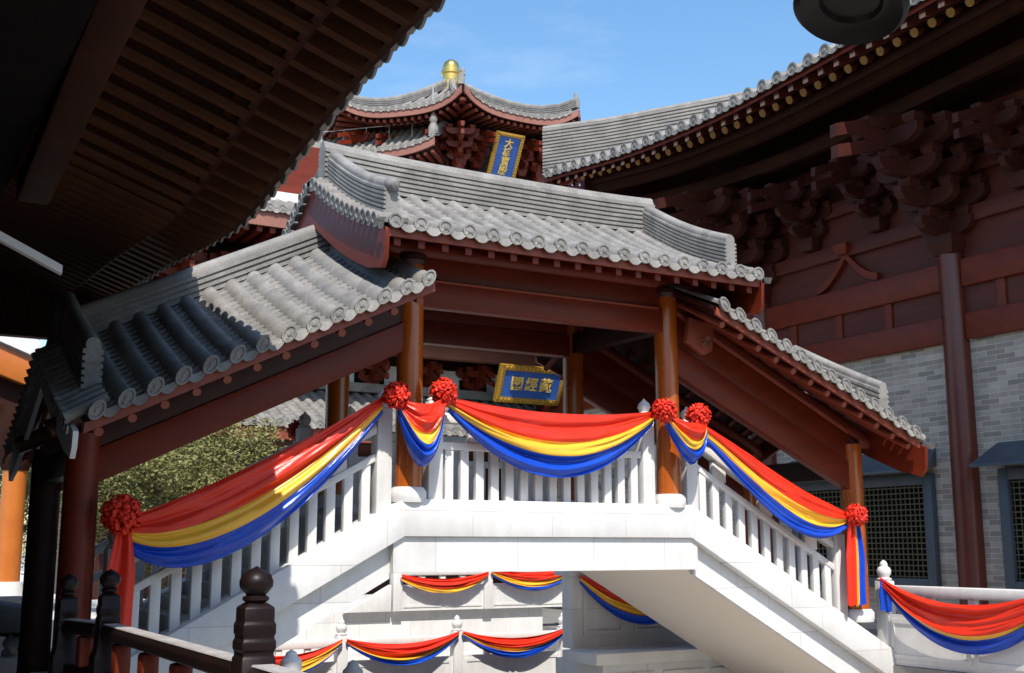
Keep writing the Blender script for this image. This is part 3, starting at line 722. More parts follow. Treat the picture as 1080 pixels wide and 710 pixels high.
def strip(M, us, d0, d1, z0, z1, name, m, slope, parent):
    mb = MB()
    for a, b in zip(us, us[1:]):
        P = [M(u, d, -d*slope+z) for z in (z0, z1) for u, d in ((a, d0), (b, d0), (b, d1), (a, d1))]
        mb.add(P, [(0, 1, 2, 3), (7, 6, 5, 4), (0, 4, 5, 1), (1, 5, 6, 2), (2, 6, 7, 3), (3, 7, 4, 0)])
    return mb.build(name, m, parent)
usk = frange(3.2, 24.6, .3)
strip(KM, usk, 2.6, 6.47, -.12, -.07, 'eave_boards', WOODH, KP, K)
strip(KM, usk, 6.36, 6.44, -.20, -.122, 'eave_board', WOOD, KP, K)
strip(KM, usk, 5.38, 5.48, -.31, -.23, 'rafter_batten', WOODD, KP, K)
for y in frange(3.6, 24.3, .40):
    mb = MB(); mb.sweep([KM(y, 6.28, -6.28*KP-.28), KM(y, 5.4, -5.4*KP-.24)], [(-.065, -.065), (.065, -.065), (.065, .065), (-.065, .065)], vert=False)
    mb.cur = 1; e = KM(y, 6.283, -6.283*KP-.28); mb.add([e+V((-.004, a, b)) for a, b in ((-.064, -.06), (.064, -.06), (.064, .06), (-.064, .06))], [(0, 1, 2, 3)]); mb.build('flying_rafter', [WOODM, PALEND], K)
    mb = MB(); p0, p1 = KM(y+.0, 5.58, -5.58*KP-.40), KM(y, 3.0, -3.0*KP-.40); mb.tube([p0, p1], .09, 12)
    mb.cur = 1; mb.lathe([(.089, 0), (.085, .006), (.001, .007)], p0, 12, ax=(p0-p1).normalized()); mb.build('rafter', [WOODM, OCHRE], K)
mb = MB(); mb.tube([(16.15, y, zk(y)-.06) for y in frange(3.4, 24.2, .5)], .13, 14); mb.build('eave_purlin', WOODH, K)
mb = MB(); mb.sweep([(16.15, y, zk(y)-.42) for y in frange(3.4, 24.2, .5)], [(-.07, 0), (.07, 0), (.07, .22), (-.07, .22)]); mb.build('purlin_board', WOODH, K)
mb = MB(); mb.sweep([(17.0, y, zk(y)-.75) for y in frange(3.4, 24.2, .5)], [(-.07, 0), (.07, 0), (.07, .28), (-.07, .28)]); mb.build('inner_beam', WOODH, K)
# hip ridge at the far corner
mb = MB(); NP = 14; prof = []
for k in range(11):
    t = k/10*3.8; base = V((15.0+t, 24.75-t, 0)); zb = 9.30+.10*t; zt = 10.50+.10*t+.04*abs(1.2-t)
    ring = []
    for s_ in (1, -1):
        seq = range(NP) if s_ > 0 else range(NP-1, -1, -1)
        for j in seq:
            for q, w_ in ((0, .16), (.6, .16), (.65, .125), (.98, .125)) if s_ > 0 else ((.98, .125), (.65, .125), (.6, .16), (0, .16)):
                ring.append((s_*w_, zb+(zt-zb)*(j+q)/NP))
        if s_ > 0: ring += [(.13*math.cos(a*math.pi/6), zt+.1*math.sin(a*math.pi/6)) for a in range(7)]
    prof.append([base+V((.707, .707, 0))*a*-1+V((0, 0, z)) for a, z in ring])
n = len(prof[0]); P = [p for r0 in prof for p in r0]; F = [(i*n+k, i*n+(k+1) % n, (i+1)*n+(k+1) % n, (i+1)*n+k) for i in range(10) for k in range(n)]; F += [list(range(n))]
mb.add(P, F); mb.build('hip_ridge', TILED, K)
# plain return wall and roof bulk so the hall reads as a building from other sides
mb = MB(); mb.rng(XW+.4, 30, 29.6, 30, -1.66, 9.0); mb.build('end_wall', BRICK, K)
mb = MB(); mb.prism([(15.9, 24.25, 5.3), (XW-.003, 24.25, 5.3), (XW-.003, 24.25, 10.4), (15.9, 24.25, 9.35)], (0, .2, 0)); mb.build('end_board', WOODM, K)
def window(yc, hw, label=None):
    o = None
    mb = MB()
    for a, b, c, d in ((yc-hw, yc-hw+.2, -.75, 1.38), (yc+hw-.2, yc+hw, -.75, 1.38), (yc-hw+.2, yc+hw-.2, 1.18, 1.38), (yc-hw+.2, yc+hw-.2, -.75, -.57)): mb.rng(XW-.14, XW-.003, a, b, c, d)
    fr = mb.build('window', BLUEG, K, bevel=.012)
    mb = MB(); mb.rng(XW-.03, XW-.004, yc-hw+.2, yc+hw-.2, -.57, 1.18); mb.build('pane', DARK, fr)
    mb = MB()
    for k in range(17): z = -.55+.105*k; mb.rng(XW-.07, XW-.045, yc-hw+.2, yc+hw-.2, z, z+.022)
    for y in frange(yc-hw+.26, yc+hw-.26, .115): mb.rng(XW-.066, XW-.05, y-.009, y+.009, -.57, 1.18)
    mb.build('lattice', LATT, fr)
    mb = MB(); a, b = yc-hw-.25, yc+hw+.25
    mb.add([(XW-.55, a, 1.46), (XW-.55, b, 1.46), (XW-.004, b-.2, 1.86), (XW-.004, a+.2, 1.86), (XW-.55, a, 1.40), (XW-.55, b, 1.40), (XW-.004, b-.2, 1.52), (XW-.004, a+.2, 1.52)],
           [(0, 1, 2, 3), (7, 6, 5, 4), (0, 4, 5, 1), (1, 5, 6, 2), (2, 6, 7, 3), (3, 7, 4, 0)]); mb.build('window_hood', BLUEG, K, bevel=.01)
window(12.05, 2.0); window(17.43, 1.9); 

# ================================================================== right terrace balustrade with its festoon
def stone_balustrade(label, axis, fixed, ps, zb, h, panel=True, matl=WHITE, depth=.16, open_rail=False, group=None):
    a = (ps[0]+ps[-1])/2; loc = (a, fixed, zb) if axis == 'X' else (fixed, a, zb)
    root = thing('stone_balustrade', loc, label, 'balustrade', group)
    def bx(mb, p0, p1, o0, o1, z0, z1):
        if axis == 'X': mb.rng(p0, p1, fixed+o0, fixed+o1, z0, z1)
        else: mb.rng(fixed+o0, fixed+o1, p0, p1, z0, z1)
    for p in ps:
        mb = MB(); bx(mb, p-.1, p+.1, -.1, .1, zb, zb+h); o = mb.build('post', matl, root, bevel=.012)
        m2 = MB(); c = (p, fixed, zb+h) if axis == 'X' else (fixed, p, zb+h)
        m2.lathe([(.10, 0), (.11, .03), (.07, .05), (.10, .10), (.105, .15), (.085, .19), (.055, .21), (.06, .235), (.045, .27), (.008, .30)], c, 14); m2.build('post_cap', matl, o)
    for p0, p1 in zip(ps, ps[1:]):
        q0, q1 = p0+.1, p1-.1
        mb = MB(); bx(mb, q0, q1, -.08, .08, zb+h*.82, zb+h*.95); mb.build('handrail', matl, root, bevel=.025)
        mb = MB(); bx(mb, q0, q1, -.05, .05, zb+.002, zb+h*.6)
        for s_ in (-.065, .05):   # raised frames round the carved fields
            n = 2
            for k in range(n):
                u0 = q0+(q1-q0)*k/n+.04; u1 = q0+(q1-q0)*(k+1)/n-.04
                bx(mb, u0, u1, s_, s_+.015, zb+h*.5, zb+h*.55); bx(mb, u0, u1, s_, s_+.015, zb+h*.08, zb+h*.13)
                bx(mb, u0, u0+.05, s_, s_+.015, zb+h*.13, zb+h*.5); bx(mb, u1-.05, u1, s_, s_+.015, zb+h*.13, zb+h*.5)
        mb.build('carved_panel', matl, root)
        for k in (.25, .5, .75):
            mb = MB(); p = q0+(q1-q0)*k; bx(mb, p-.06, p+.06, -.045, .045, zb+h*.6, zb+h*.82); mb.build('rail_block', matl, root, bevel=.01)
    return root
stone_balustrade('white stone balustrade at right in front of the brick wall', 'Y', 13.52, [3.36, 6.48, 9.6, 12.72], -1.655, 1.18)
F3 = festoon('tricolour cloth hung along the right terrace balustrade', (13.40, 12.66, -.42), (13.40, 9.6, -.42), .34, .84, .10, .16, y_out=.12, bands=(.60, .67), seed=21)
tail(F3, (13.38, 12.60, -.46), .45, .18, [(BLU, 'blue_cloth', 1)], 5)

# ================================================================== rear terraces under the bridge
stone_balustrade('upper of two sunlit white balustrades seen under the bridge', 'X', 22.2, [9.94, 12.0, 14.04], -1.245, .85)
stone_balustrade('lower of two sunlit white balustrades seen under the bridge', 'X', 20.7, [3.52, 5.86, 8.2, 10.55, 12.94], -2.695, 1.13)
mb = MB(); mb.prism([(8.83, 22.12, -1.245), (9.81, 22.12, -1.245), (9.81, 22.12, -.72)], (0, .16, 0)); tag(mb.build('stone_wedge', WHITE, None, bevel=.012), 'triangular white stone slab ending the upper balustrade', 'stone slab')
g2 = 'small festoons on the rear balustrades'
festoon('small red and yellow festoon, left one on the upper rear balustrade', (9.98, 22.06, -0.52), (11.96, 22.06, -0.48), .12, .30, .12, .1, bands=(.62, .93), seed=31, nu=24, group=g2)
festoon('small festoon with wide yellow band, middle of the upper rear balustrade', (12.04, 22.06, -0.45), (14.00, 22.06, -0.45), .06, .34, .1, .1, bands=(.42, .8), seed=32, nu=24, group=g2)
festoon('mostly yellow small festoon at the left end of the lower rear balustrade', (5.90, 20.56, -1.68), (8.16, 20.56, -1.61), .2, .50, .1, .1, bands=(.32, .86), seed=34, nu=24, group=g2)
festoon('small festoon with red on top, middle of the lower rear balustrade', (8.24, 20.56, -1.61), (10.51, 20.56, -1.55), .14, .44, .1, .1, bands=(.6, .76), seed=35, nu=24, group=g2)
festoon('small festoon beside the stone ledge on the lower rear balustrade', (10.59, 20.56, -1.55), (12.90, 20.56, -1.55), .15, .45, .1, .1, bands=(.5, .68), seed=36, nu=24, group=g2)
# shaded side of the right terrace below the right flight
t = thing('terrace_parapet', (12, 16.6, -3.3), 'shaded white stone parapet with framed panels and a ledge below the right flight', 'parapet')
mb = MB(); mb.rng(10.55, 13.41, 16.6, 16.9, -1.60, -.45); mb.build('wall', WJOINT, t)
mb = MB()
for a, b in ((10.75, 11.55), (11.75, 12.55), (12.7, 13.35)):
    for q in ((a, b, -.62, -.54), (a, b, -1.40, -1.32)): mb.rng(q[0], q[1], 16.56, 16.597, q[2], q[3])
    mb.rng(a, a+.07, 16.56, 16.597, -1.32, -.62); mb.rng(b-.07, b, 16.56, 16.597, -1.32, -.62)
mb.build('panel_frame', WHITE, t)
mb = MB(); mb.rng(10.45, 13.41, 16.5, 17.0, -.447, -.35); mb.build('coping', WHITE, t, bevel=.015)
mb = MB(); mb.rng(10.35, 13.41, 15.6, 16.6, -1.78, -1.603); mb.build('ledge', WHITE, t, bevel=.015)
mb = MB(); mb.rng(10.6, 13.41, 15.8, 17.2, -3.3, -1.783)
for a, b in ((10.75, 11.55), (11.75, 12.55), (12.7, 13.35)):
    for q in ((a, b, -2.0, -1.93), (a, b, -2.9, -2.83)): mb.rng(q[0], q[1], 15.76, 15.797, q[2], q[3])
    mb.rng(a, a+.07, 15.76, 15.797, -2.83, -2.0); mb.rng(b-.07, b, 15.76, 15.797, -2.83, -2.0)
mb.build('base', WJOINT, t)
festoon('festoon hanging from the corner of the shaded parapet below the right flight', (10.58, 16.42, -.42), (12.9, 16.42, -.62), .22, .60, .14, .12, bands=(.34, .70), seed=33, nu=30)
# two small carved posts standing in the court in front of the bridge
for x, y, zt, m_, lb in ((3.16, 9.0, -.77, WHITE, 'small pale carved stone post beside the dark wooden newel'), (3.67, 9.0, -.87, STONEG, 'small grey carved stone post at the bottom of the view')):
    mb = MB(); mb.rng(x-.07, x+.07, y-.07, y+.07, -3.3, zt-.26)
    mb.lathe([(.07, zt-.26), (.09, zt-.24), (.06, zt-.2), (.085, zt-.14), (.08, zt-.08), (.05, zt-.05), (.04, zt-.02), (.005, zt)], (x, y, 0), 14)
    tag(mb.build('stone_post', m_, None), lb, 'stone post')

# ================================================================== dark wooden railing in front
T = thing('wooden_railing', (1.82, 6, -1.66), 'dark varnished wooden railing with onion topped newels at lower left', 'railing')
def wnewel(y, ztop, w, x=1.82):
    mb = MB(); q = [(w*.62, -1.66), (w*.62, ztop-.62), (w*.56, ztop-.60), (w*.5, ztop-.56), (w*.47, ztop-.43), (w*.43, ztop-.42), (w*.43, ztop-.40), (w*.47, ztop-.39), (w*.47, ztop-.35), (w*.43, ztop-.34), (w*.43, ztop-.325), (w*.46, ztop-.315), (w*.46, ztop-.27), (w*.42, ztop-.26), (w*.42, ztop-.2), (w*.40, ztop-.19), (w*.25, ztop-.17)]
    mb.lathe(q, (x, y, 0), 4, sq=True); o = mb.build('newel_post', RAILW, T, bevel=.012)
    m2 = MB(); z = ztop-.165; k = w/.172
    m2.lathe([(.05*k, 0), (.062*k, .012), (.062*k, .024), (.045*k, .034), (.06*k, .05), (.078*k, .075), (.08*k, .10), (.068*k, .13), (.04*k, .152), (.012*k, .166), (.003, .172)], (x, y, z-.004), 20); m2.build('knob', RAILW, o)
wnewel(5.72, -.09, .178); wnewel(9.2, -.155, .165); wnewel(9.98, -.20, .16, 1.66); wnewel(.7, -.09, .21)
for ya, yb, x, xb in ((.83, 5.59, 1.82, 1.82), (5.85, 9.09, 1.82, 1.82), (9.28, 9.88, 1.80, 1.68)):
    mb = MB(); mb.sweep([(x, ya, -.60), (xb, yb, -.60)], [(-.075, -.03), (-.03, -.05), (.03, -.05), (.075, -.03), (.075, .02), (.05, .05), (-.05, .05), (-.075, .02)]); mb.build('handrail', RAILW, T, bevel=.006)
    mb = MB(); mb.sweep([(x, ya+.01, -.548), (xb, yb-.01, -.548)], [(-.055, 0), (.055, 0), (.05, .008), (-.05, .008)]); mb.build('rail_top_glare', RAILGLARE, T)  # thin pale strip in place of sunlight on the rail top
    mb = MB(); mb.sweep([(x, ya, -.92), (xb, yb, -.92)], [(-.04, -.04), (.04, -.04), (.04, .04), (-.04, .04)]); mb.build('middle_rail', RAILW, T, bevel=.006)
    mb = MB(); mb.sweep([(x, ya, -1.5), (xb, yb, -1.5)], [(-.04, -.05), (.04, -.05), (.04, .05), (-.04, .05)]); mb.build('bottom_rail', RAILW, T, bevel=.006)
    mb = MB(); mb.sweep([(x, ya, -1.45), (xb, yb, -1.45)], [(-.012, 0), (.012, 0), (.012, .5), (-.012, .5)]); mb.build('panel', WOODD, T)
    n = max(1, round((yb-ya)/.8))
    for k in range(n):
        s_ = (k+.5)/n; mb = MB(); c = (x+(xb-x)*s_, ya+(yb-ya)*s_, 0)
        mb.rng(c[0]-.055, c[0]+.055, c[1]-.075, c[1]+.075, -.878, -.655); mb.build('rail_support', WOOD, T, bevel=.02)

# ================================================================== buildings behind
def octagon(cx_, cy_, k): a = math.radians(-90+45*k); return V((math.cos(a), math.sin(a), 0)), V((-math.sin(a), math.cos(a), 0))
PG = thing('pagoda', (26, 52.2, -1.25), 'tall dark red pagoda with grey upturned eaves and gilded finial behind the bridge roof', 'pagoda')
PC = V((26, 52.2, 0)); T8 = math.tan(math.radians(22.5))
def oct_roof(dap, zeave, rise, run, lift, ks, sp=.36, r=.11, name='upper_roof', ring=True):
    ro = bpy.data.objects.new(name, None); C.objects.link(ro); ro.parent = PG; ro.location = V((0, 0, zeave))
    mb = MB(); mf = MB(); mbd = MB(); mr = MB(); mh = MB()
    din = dap-run
    for k in ks:
        nv, tv = octagon(0, 0, k)
        def M(u, d, h, nv=nv, tv=tv):
            dd = din+d; f = min(1.05, abs(u)/(dap*T8)); l = lift*(f**3)*(d/run)**2
            return PC+nv*(dd+.25*f**4*(d/run))+tv*u+V((0, 0, zeave+rise+h+l))
        pr_ = [(run*t, -rise*(.62*t+.38*(1-(1-t)**2))) for t in [i/8 for i in range(9)]]
        hw = dap*T8
        us = frange(-hw+.05, hw-.05, sp)
        tiles(mb, M, us, pr_, r, .5, dmin=lambda u: max(0, abs(u)/T8-din), drip=.12, disc=True)
        uu = frange(-hw, hw, .3)
        for a, b in zip(uu, uu[1:]):
            for (d0, d1, z0, z1, tgt) in ((run-.10, run-.02, -rise-.38, -rise-.03, mf), (run*.1, run-.15, -rise-.3, -rise-.24, mbd)):
                P = [M(u, d, z) for z in (z0, z1) for u, d in ((a, d0), (b, d0), (b, d1), (a, d1))]
                tgt.add(P, [(0, 1, 2, 3), (7, 6, 5, 4), (0, 4, 5, 1), (1, 5, 6, 2), (2, 6, 7, 3), (3, 7, 4, 0)])
        for u in frange(-hw+.1, hw-.1, .34):
            mr.sweep([M(u, run-.22, -rise-.46), M(u, run-1.6, -rise-.22)], [(-.07, -.09), (.07, -.09), (.07, .05), (-.07, .05)])
        # hip ridge on the + side of each face
        path = [M(min(hw, (din+d)*T8), d, pr_[i][1]+.02) for i, (d, h) in enumerate(pr_)]
        mh.sweep(path, ridge_prof(.38, .15, 4, .12)); e = path[-1]; mh.lathe([(.05, 0), (.13, .12), (.08, .25), (.10, .36), (.02, .5)], e+V((0, 0, .35))-nv*.2, 8)
    mb.build('roof_tiles', TILE, ro, recalc=False); mf.build('eave_board', PINK, ro); mbd.build('eave_boards', WOODD, ro); mr.build('rafters', FASC, ro); mh.build('hip_ridge', TILED, ro)
    return ro
oct_roof(7.24, 19.75, 3.9, 7.2, .75, range(8))
mb = MB(); mb.lathe([(.85, 0), (.85, .3), (.66, .4), (.5, .9), (.52, 1.0), (.52, 1.2), (.42, 1.28), (.44, 1.55), (.52, 1.62), (.52, 1.8), (.42, 1.86), (.44, 2.05), (.36, 2.25), (.2, 2.38), (.03, 2.42)], (26, 52.2, 22.65), 20); mb.build('finial', GOLD, PG)
mb = MB(); mb.lathe([(5.0, -1.25), (5.0, 18.7)], (26, 52.2, 0), 8); 
mb.v = [V((26, 52.2, 0))+Matrix.Rotation(0, 3, 'Z') @ (p-V((26, 52.2, 0))) for p in mb.v]; mb.build('wall', WOODD, PG)
for k in range(8):
    nv, tv = octagon(0, 0, k); crn = PC+nv*5.2+tv*5.2*T8
    mb = MB(); mb.lathe([(.28, 12), (.27, 19.2)], (crn.x, crn.y, 0), 14); mb.build('column', WOOD, PG)
    bracket_set((crn.x, crn.y, 17.4), (nv+tv*T8).normalized(), (tv-nv*T8).normalized(), 1.1, 3, 'bracket_set', WOOD, PG)
    c = PC+nv*5.1
    for q in (-1.2, 1.2): bracket_set((c+tv*q)+V((0, 0, 17.5)), nv, tv, .95, 3, 'bracket_set', WOOD, PG)
    mb = MB(); Rm = Matrix((tv, nv, V((0, 0, 1)))).transposed(); mb.box(c+V((0, 0, 17.0)), (3.5, .16, .55), Rm); mb.build('white_panel', PALEW, PG)
    mb = MB(); mb.box(c+V((0, 0, 16.5)), (4.1, .3, .4), Rm); mb.build('architrave', WOOD, PG)
# skirt roof on the pagoda's left faces
nv, tv = octagon(0, 0, -1)
PS = V((22.1, 46.0, 0))
def MS(u, d, h): # u runs left from the right hand end
    f = u/8.5; l = .45*(1-min(1, u/3.0))**3*(d/1.9)**2 + .25*max(0, (u-6)/3)
    return PS+V((-.7071, .7071, 0))*u+nv*(d-1.9)+V((0, 0, 19.45+h+l))
sr = bpy.data.objects.new('skirt_roof', None); C.objects.link(sr); sr.parent = PG; sr.location = V((18, 50, 18))-PG.location
prS = [(1.9*t, -1.55*(.8*t+.2*(1-(1-t)**2))) for t in [i/6 for i in range(7)]]
mb = MB(); tiles(mb, MS, frange(.1, 9.5, .36), prS, .11, .4, drip=.12); mb.build('roof_tiles', TILE, sr, recalc=False)
mb = MB(); mr = MB()
for a, b in zip(frange(0, 9.6, .3), frange(0, 9.6, .3)[1:]):
    P = [MS(u, d, z) for z in (-1.55-.42, -1.55-.03) for u, d in ((a, 1.8), (b, 1.8), (b, 1.88), (a, 1.88))]
    mb.add(P, [(0, 1, 2, 3), (7, 6, 5, 4), (0, 4, 5, 1), (1, 5, 6, 2), (2, 6, 7, 3), (3, 7, 4, 0)])
    P = [MS(u, d, z) for z in (-1.95, -1.9) for u, d in ((a, .0), (b, .0), (b, 1.8), (a, 1.8))]
    mr.add(P, [(0, 1, 2, 3), (7, 6, 5, 4), (0, 4, 5, 1), (1, 5, 6, 2), (2, 6, 7, 3), (3, 7, 4, 0)])
mb.build('eave_board', PINK, sr); mr.build('eave_boards', WOODD, sr)
mb = MB()
for u in frange(.15, 9.4, .34): mb.sweep([MS(u, 1.72, -1.55-.52), MS(u, .4, -1.9)], [(-.07, -.09), (.07, -.09), (.07, .05), (-.07, .05)])
mb.build('rafters', FASC, sr)
mb = MB(); mb.sweep([MS(.12, d, h+.02) for d, h in prS], ridge_prof(.4, .16, 4, .12)); e = MS(.12, 1.7, -1.3); mb.lathe([(.2, 0), (.24, .3), (.14, .5), (.2, .7), (.03, 1.1)], e, 10); mb.build('descending_ridge', TILED, sr)
mb = MB()
us = frange(.3, 9.4, 1.1)
mb.tube([MS(u, .9, -.05) for u in us], .022, 6)
for u in us: mb.tube([MS(u, .9, -.75), MS(u, .9, -.03)], .02, 6)
mb.tube([MS(.3, 1.3, -.7), MS(.3, 1.3, 1.3)], .03, 6)
mb.build('lightning_wire', WIRE, sr)
mb = MB(); Rm = Matrix((tv, nv, V((0, 0, 1)))).transposed(); c = PS+V((-.7071, .7071, 0))*4.7-nv*2.0
mb.box(c+V((0, 0, 15.2)), (9.6, .5, 5.2), Rm); mb.build('wall', WOODD, sr)
mb = MB(); mb.box(c+nv*.27+V((0, 0, 16.2)), (9.6, .06, .55), Rm); mb.build('white_panel', PALEW, sr)
for u in frange(.8, 8.8, 1.6): 
    p = PS+V((-.7071, .7071, 0))*u-nv*1.7; bracket_set((p.x, p.y, 16.5), nv, tv, .8, 2, 'bracket_set', WOOD, sr)
# plaques
def plaque(name, label, c, w, h, lean, text, vertical, fr, char):
    c = V(c); root = thing(name, c, label, 'sign'); Rm = Matrix.Rotation(lean, 3, 'X')
    X_, Y_, Z_ = V((1, 0, 0)), Rm @ V((0, 1, 0)), Rm @ V((0, 0, 1))
    mb = MB(); M3 = Matrix((X_, Y_, Z_)).transposed()
    mb.box(c, (w-2*fr*.8, .06, h-2*fr*.8), M3); mb.build('sign_field', SIGNB, root)
    mb = MB()
    for s_ in (-1, 1):
        n = 17
        for k in range(n):   # carved cloud edge: a run of lobes on a bar
            mb.lathe([(.01, -.06), (fr*.42, -.05), (fr*.45, 0), (fr*.3, .05), (.01, .06)], c+X_*(s_*(w/2-fr*.5))+Z_*((k/(n-1)-.5)*(h-fr))-Y_*.03, 9, ax=-Y_)
            mb.lathe([(.01, -.06), (fr*.42, -.05), (fr*.45, 0), (fr*.3, .05), (.01, .06)], c+Z_*(s_*(h/2-fr*.5))+X_*((k/(n-1)-.5)*(w-fr))-Y_*.03, 9, ax=-Y_)
        mb.box(c+X_*(s_*(w/2-fr*.5)), (fr, .14, h), M3); mb.box(c+Z_*(s_*(h/2-fr*.5)), (w-2*fr, .136, fr), M3)
    mb.build('sign_frame', GOLDF, root)
    cu = bpy.data.curves.new('lettering', 'FONT'); cu.body = text; cu.size = char; cu.extrude = .012; cu.align_x = 'CENTER'; cu.align_y = 'CENTER'; cu.space_line = .92; cu.offset = .012*char
    if not vertical: cu.space_character = 1.25
    to = bpy.data.objects.new('lettering_curve', cu); C.objects.link(to)
    dg = bpy.context.evaluated_depsgraph_get(); me = bpy.data.meshes.new_from_object(to.evaluated_get(dg)); bpy.data.objects.remove(to)
    me.name = 'lettering'; me.materials.clear(); me.materials.append(GLYPH)
    o = bpy.data.objects.new('lettering', me); C.objects.link(o); o.parent = root
    # text plane XY -> plaque X,Z
    o.matrix_local = Matrix.Translation(-Y_*.05) @ Matrix((X_, Z_, -Y_)).transposed().to_4x4()
    return root
plaque('hall_plaque', 'tall blue plaque with gold frame leaning under the pagoda eave', (25.55, 45.6, 17.75), 1.45, 2.25, .50, '大\n雄\n寶\n殿', True, .17, .46)
plaque('hall_plaque', 'wide blue plaque with gold frame seen between the bridge columns', (16.85, 28.6, 4.54), 2.15, 1.08, .40, '閣經藏', False, .15, .42)

PV = thing('pavilion', (15, 33, -1.25), 'dark red pavilion with grey skirt roof and white panels seen through the bridge', 'pavilion')
mb = MB(); mb.rng(5.5, 27, 30.9, 40, -1.25, 8.6); mb.build('wall', WOODD, PV)
PM = lambda u, d, h: V((u, 30.7-d, 4.25+h))
mb = MB(); tiles(mb, PM, frange(5.2, 27, .34), [(2.9*t, -1.25*t) for t in (0, .5, 1)], .1, .3, drip=.1); o = mb.build('skirt_roof', TILE, PV, recalc=False)
mb = MB(); mb.rng(5.1, 27, 27.85, 27.93, 2.62, 2.96); mb.build('eave_board', FASC, PV)
mb = MB(); mb.rng(5.1, 27, 27.95, 30.8, 2.56, 2.62); mb.build('eave_boards', WOODD, PV)
mb = MB(); mb.rng(5.1, 27, 30.4, 30.75, 4.27, 4.52); mb.build('wall_ridge', TILED, PV)
mb = MB(); mb.rng(5.5, 27, 30.7, 30.88, 4.5, 5.1); mb.build('white_panel', PALEW, PV)
mb = MB(); mb.rng(5.3, 27.2, 29.9, 30.3, 5.5, 5.85); mb.build('eave_beam', PINK, PV, bevel=.03)
mb = MB(); mb.rng(5.3, 18.6, 29.55, 29.9, 5.25, 5.6); mb.build('purlin_beam', PINK, PV, bevel=.05)
mb = MB(); mb.rng(5.3, 27.2, 28.2, 30.9, 5.9, 5.98); mb.build('eave_boards', WOODD, PV)
for x in frange(6.2, 26, 1.65): bracket_set((x, 30.6, 4.35), (0, -1, 0), (1, 0, 0), .75, 2, 'bracket_set', WOOD, PV)
mb = MB()
for x in frange(6.2, 26, 1.65): mb.rng(x-.45, x+.45, 30.66, 30.695, 4.55, 4.85)
mb.build('dark_panel', DARK, PV)
QM = lambda u, d, h: V((u, 30.7-d, 9.45+h))
mb = MB(); tiles(mb, QM, frange(5.2, 15, .34), [(2.6*t, -1.0*t) for t in (0, .5, 1)], .1, .3, drip=.1); mb.build('upper_roof', TILE, PV, recalc=False)
mb = MB(); mb.rng(5.1, 15, 28.15, 28.23, 8.0, 8.4); mb.build('eave_board', PINK, PV)
mb = MB()
for x in frange(5.3, 14.9, .34): mb.rng(x-.07, x+.07, 28.25, 29.6, 7.86, 8.02)
mb.build('rafters', WOOD, PV)
mb = MB(); mb.rng(5.1, 15, 28.25, 31, 8.03, 8.1); mb.build('eave_boards', WOODD, PV)
for x in frange(5.8, 14.5, 1.5): bracket_set((x, 30.6, 6.3), (0, -1, 0), (1, 0, 0), .85, 3, 'bracket_set', WOOD, PV)
mb = MB(); mb.rng(5.3, 15, 30.6, 30.88, 9.46, 9.72); mb.build('white_panel', PALEW, PV)
mb = MB(); mb.rng(5.3, 15, 30.95, 33, 9.5, 11.3); mb.build('upper_wall', WOOD, PV)

# ================================================================== far left: small sunlit gate, stone lion, balustrade
GT = thing('gatehouse', (1.8, 23.6, -1.66), 'small building with bright orange column and orange raking beam at far left', 'gatehouse')
mb = MB(); mb.lathe([(.22, -1.66), (.21, 1.4)], (2.84, 23.5, 0), 24); o = mb.build('column', ORANGE, GT)
mb = MB(); mb.lathe([(.23, 1.402), (.34, 1.6), (.36, 2.6)], (2.84, 23.5, 0), 20); mb.build('column_capital', WOODH, GT)
mb = MB(); mb.lathe([(.35, -1.66), (.35, -.9), (.26, -.6)], (2.84, 23.5, 0), 20); mb.build('column_base', WHITE, o)
mb = MB(); mb.prism([(.6, 23.3, 4.4), (3.0, 23.3, 3.45), (2.95, 23.3, 2.95), (.6, 23.3, 3.8)], (0, .25, 0)); mb.build('raking_beam', ORANGE, GT, bevel=.02)
mb = MB(); mb.prism([(.6, 23.6, 3.9), (3.3, 23.6, 2.9), (3.3, 23.6, 2.25), (.6, 23.6, 2.6)], (0, .3, 0)); mb.build('tie_beam', WOODH, GT)
mb = MB(); mb.prism([(.6, 23.2, 4.8), (3.08, 23.2, 3.8), (3.08, 23.2, 3.47), (.6, 23.2, 4.42)], (0, .5, 0)); mb.build('roof_edge', PALEW, GT)
mb = MB(); mb.prism([(.6, 23.4, 5.2), (3.1, 23.4, 4.2), (3.1, 23.4, 3.82), (.6, 23.4, 4.82)], (0, 2.5, 0)); mb.build('roof', TILE, GT)
stone_balustrade('short grey stone balustrade behind the lion at far left', 'X', 18.0, [-.5, 1.0, 2.5], -1.655, 1.05, matl=WHITE)
# stone lion (crouching guardian figure)
def skin(name, verts, edges, radii, m, sub=2, root=0):
    me = bpy.data.meshes.new(name); me.from_pydata([V(v) for v in verts], edges, []); o = bpy.data.objects.new(name, me); C.objects.link(o)
    md = o.modifiers.new('skin', 'SKIN')
    for i, r_ in enumerate(radii): me.skin_vertices[0].data[i].radius = (r_, r_)
    me.skin_vertices[0].data[root].use_root = True
    o.modifiers.new('sub', 'SUBSURF').levels = sub
    dg = bpy.context.evaluated_depsgraph_get(); m2 = bpy.data.meshes.new_from_object(o.evaluated_get(dg)); bpy.data.objects.remove(o)
    m2.materials.clear(); m2.materials.append(m); m2.polygons.foreach_set('use_smooth', [True]*len(m2.polygons))
    o = bpy.data.objects.new(name, m2); C.objects.link(o); return o
LX, LY, LS = 2.12, 16.9, 1.2
LI = thing('stone_lion', (LX, LY, -1.66), 'grey stone lion with a red ribbon on a plinth at lower left', 'statue')
mb = MB(); mb.rng(LX-.75, LX+.7, LY-.45, LY+.45, -1.66, -1.36); mb.build('plinth', WHITE, LI, bevel=.03)
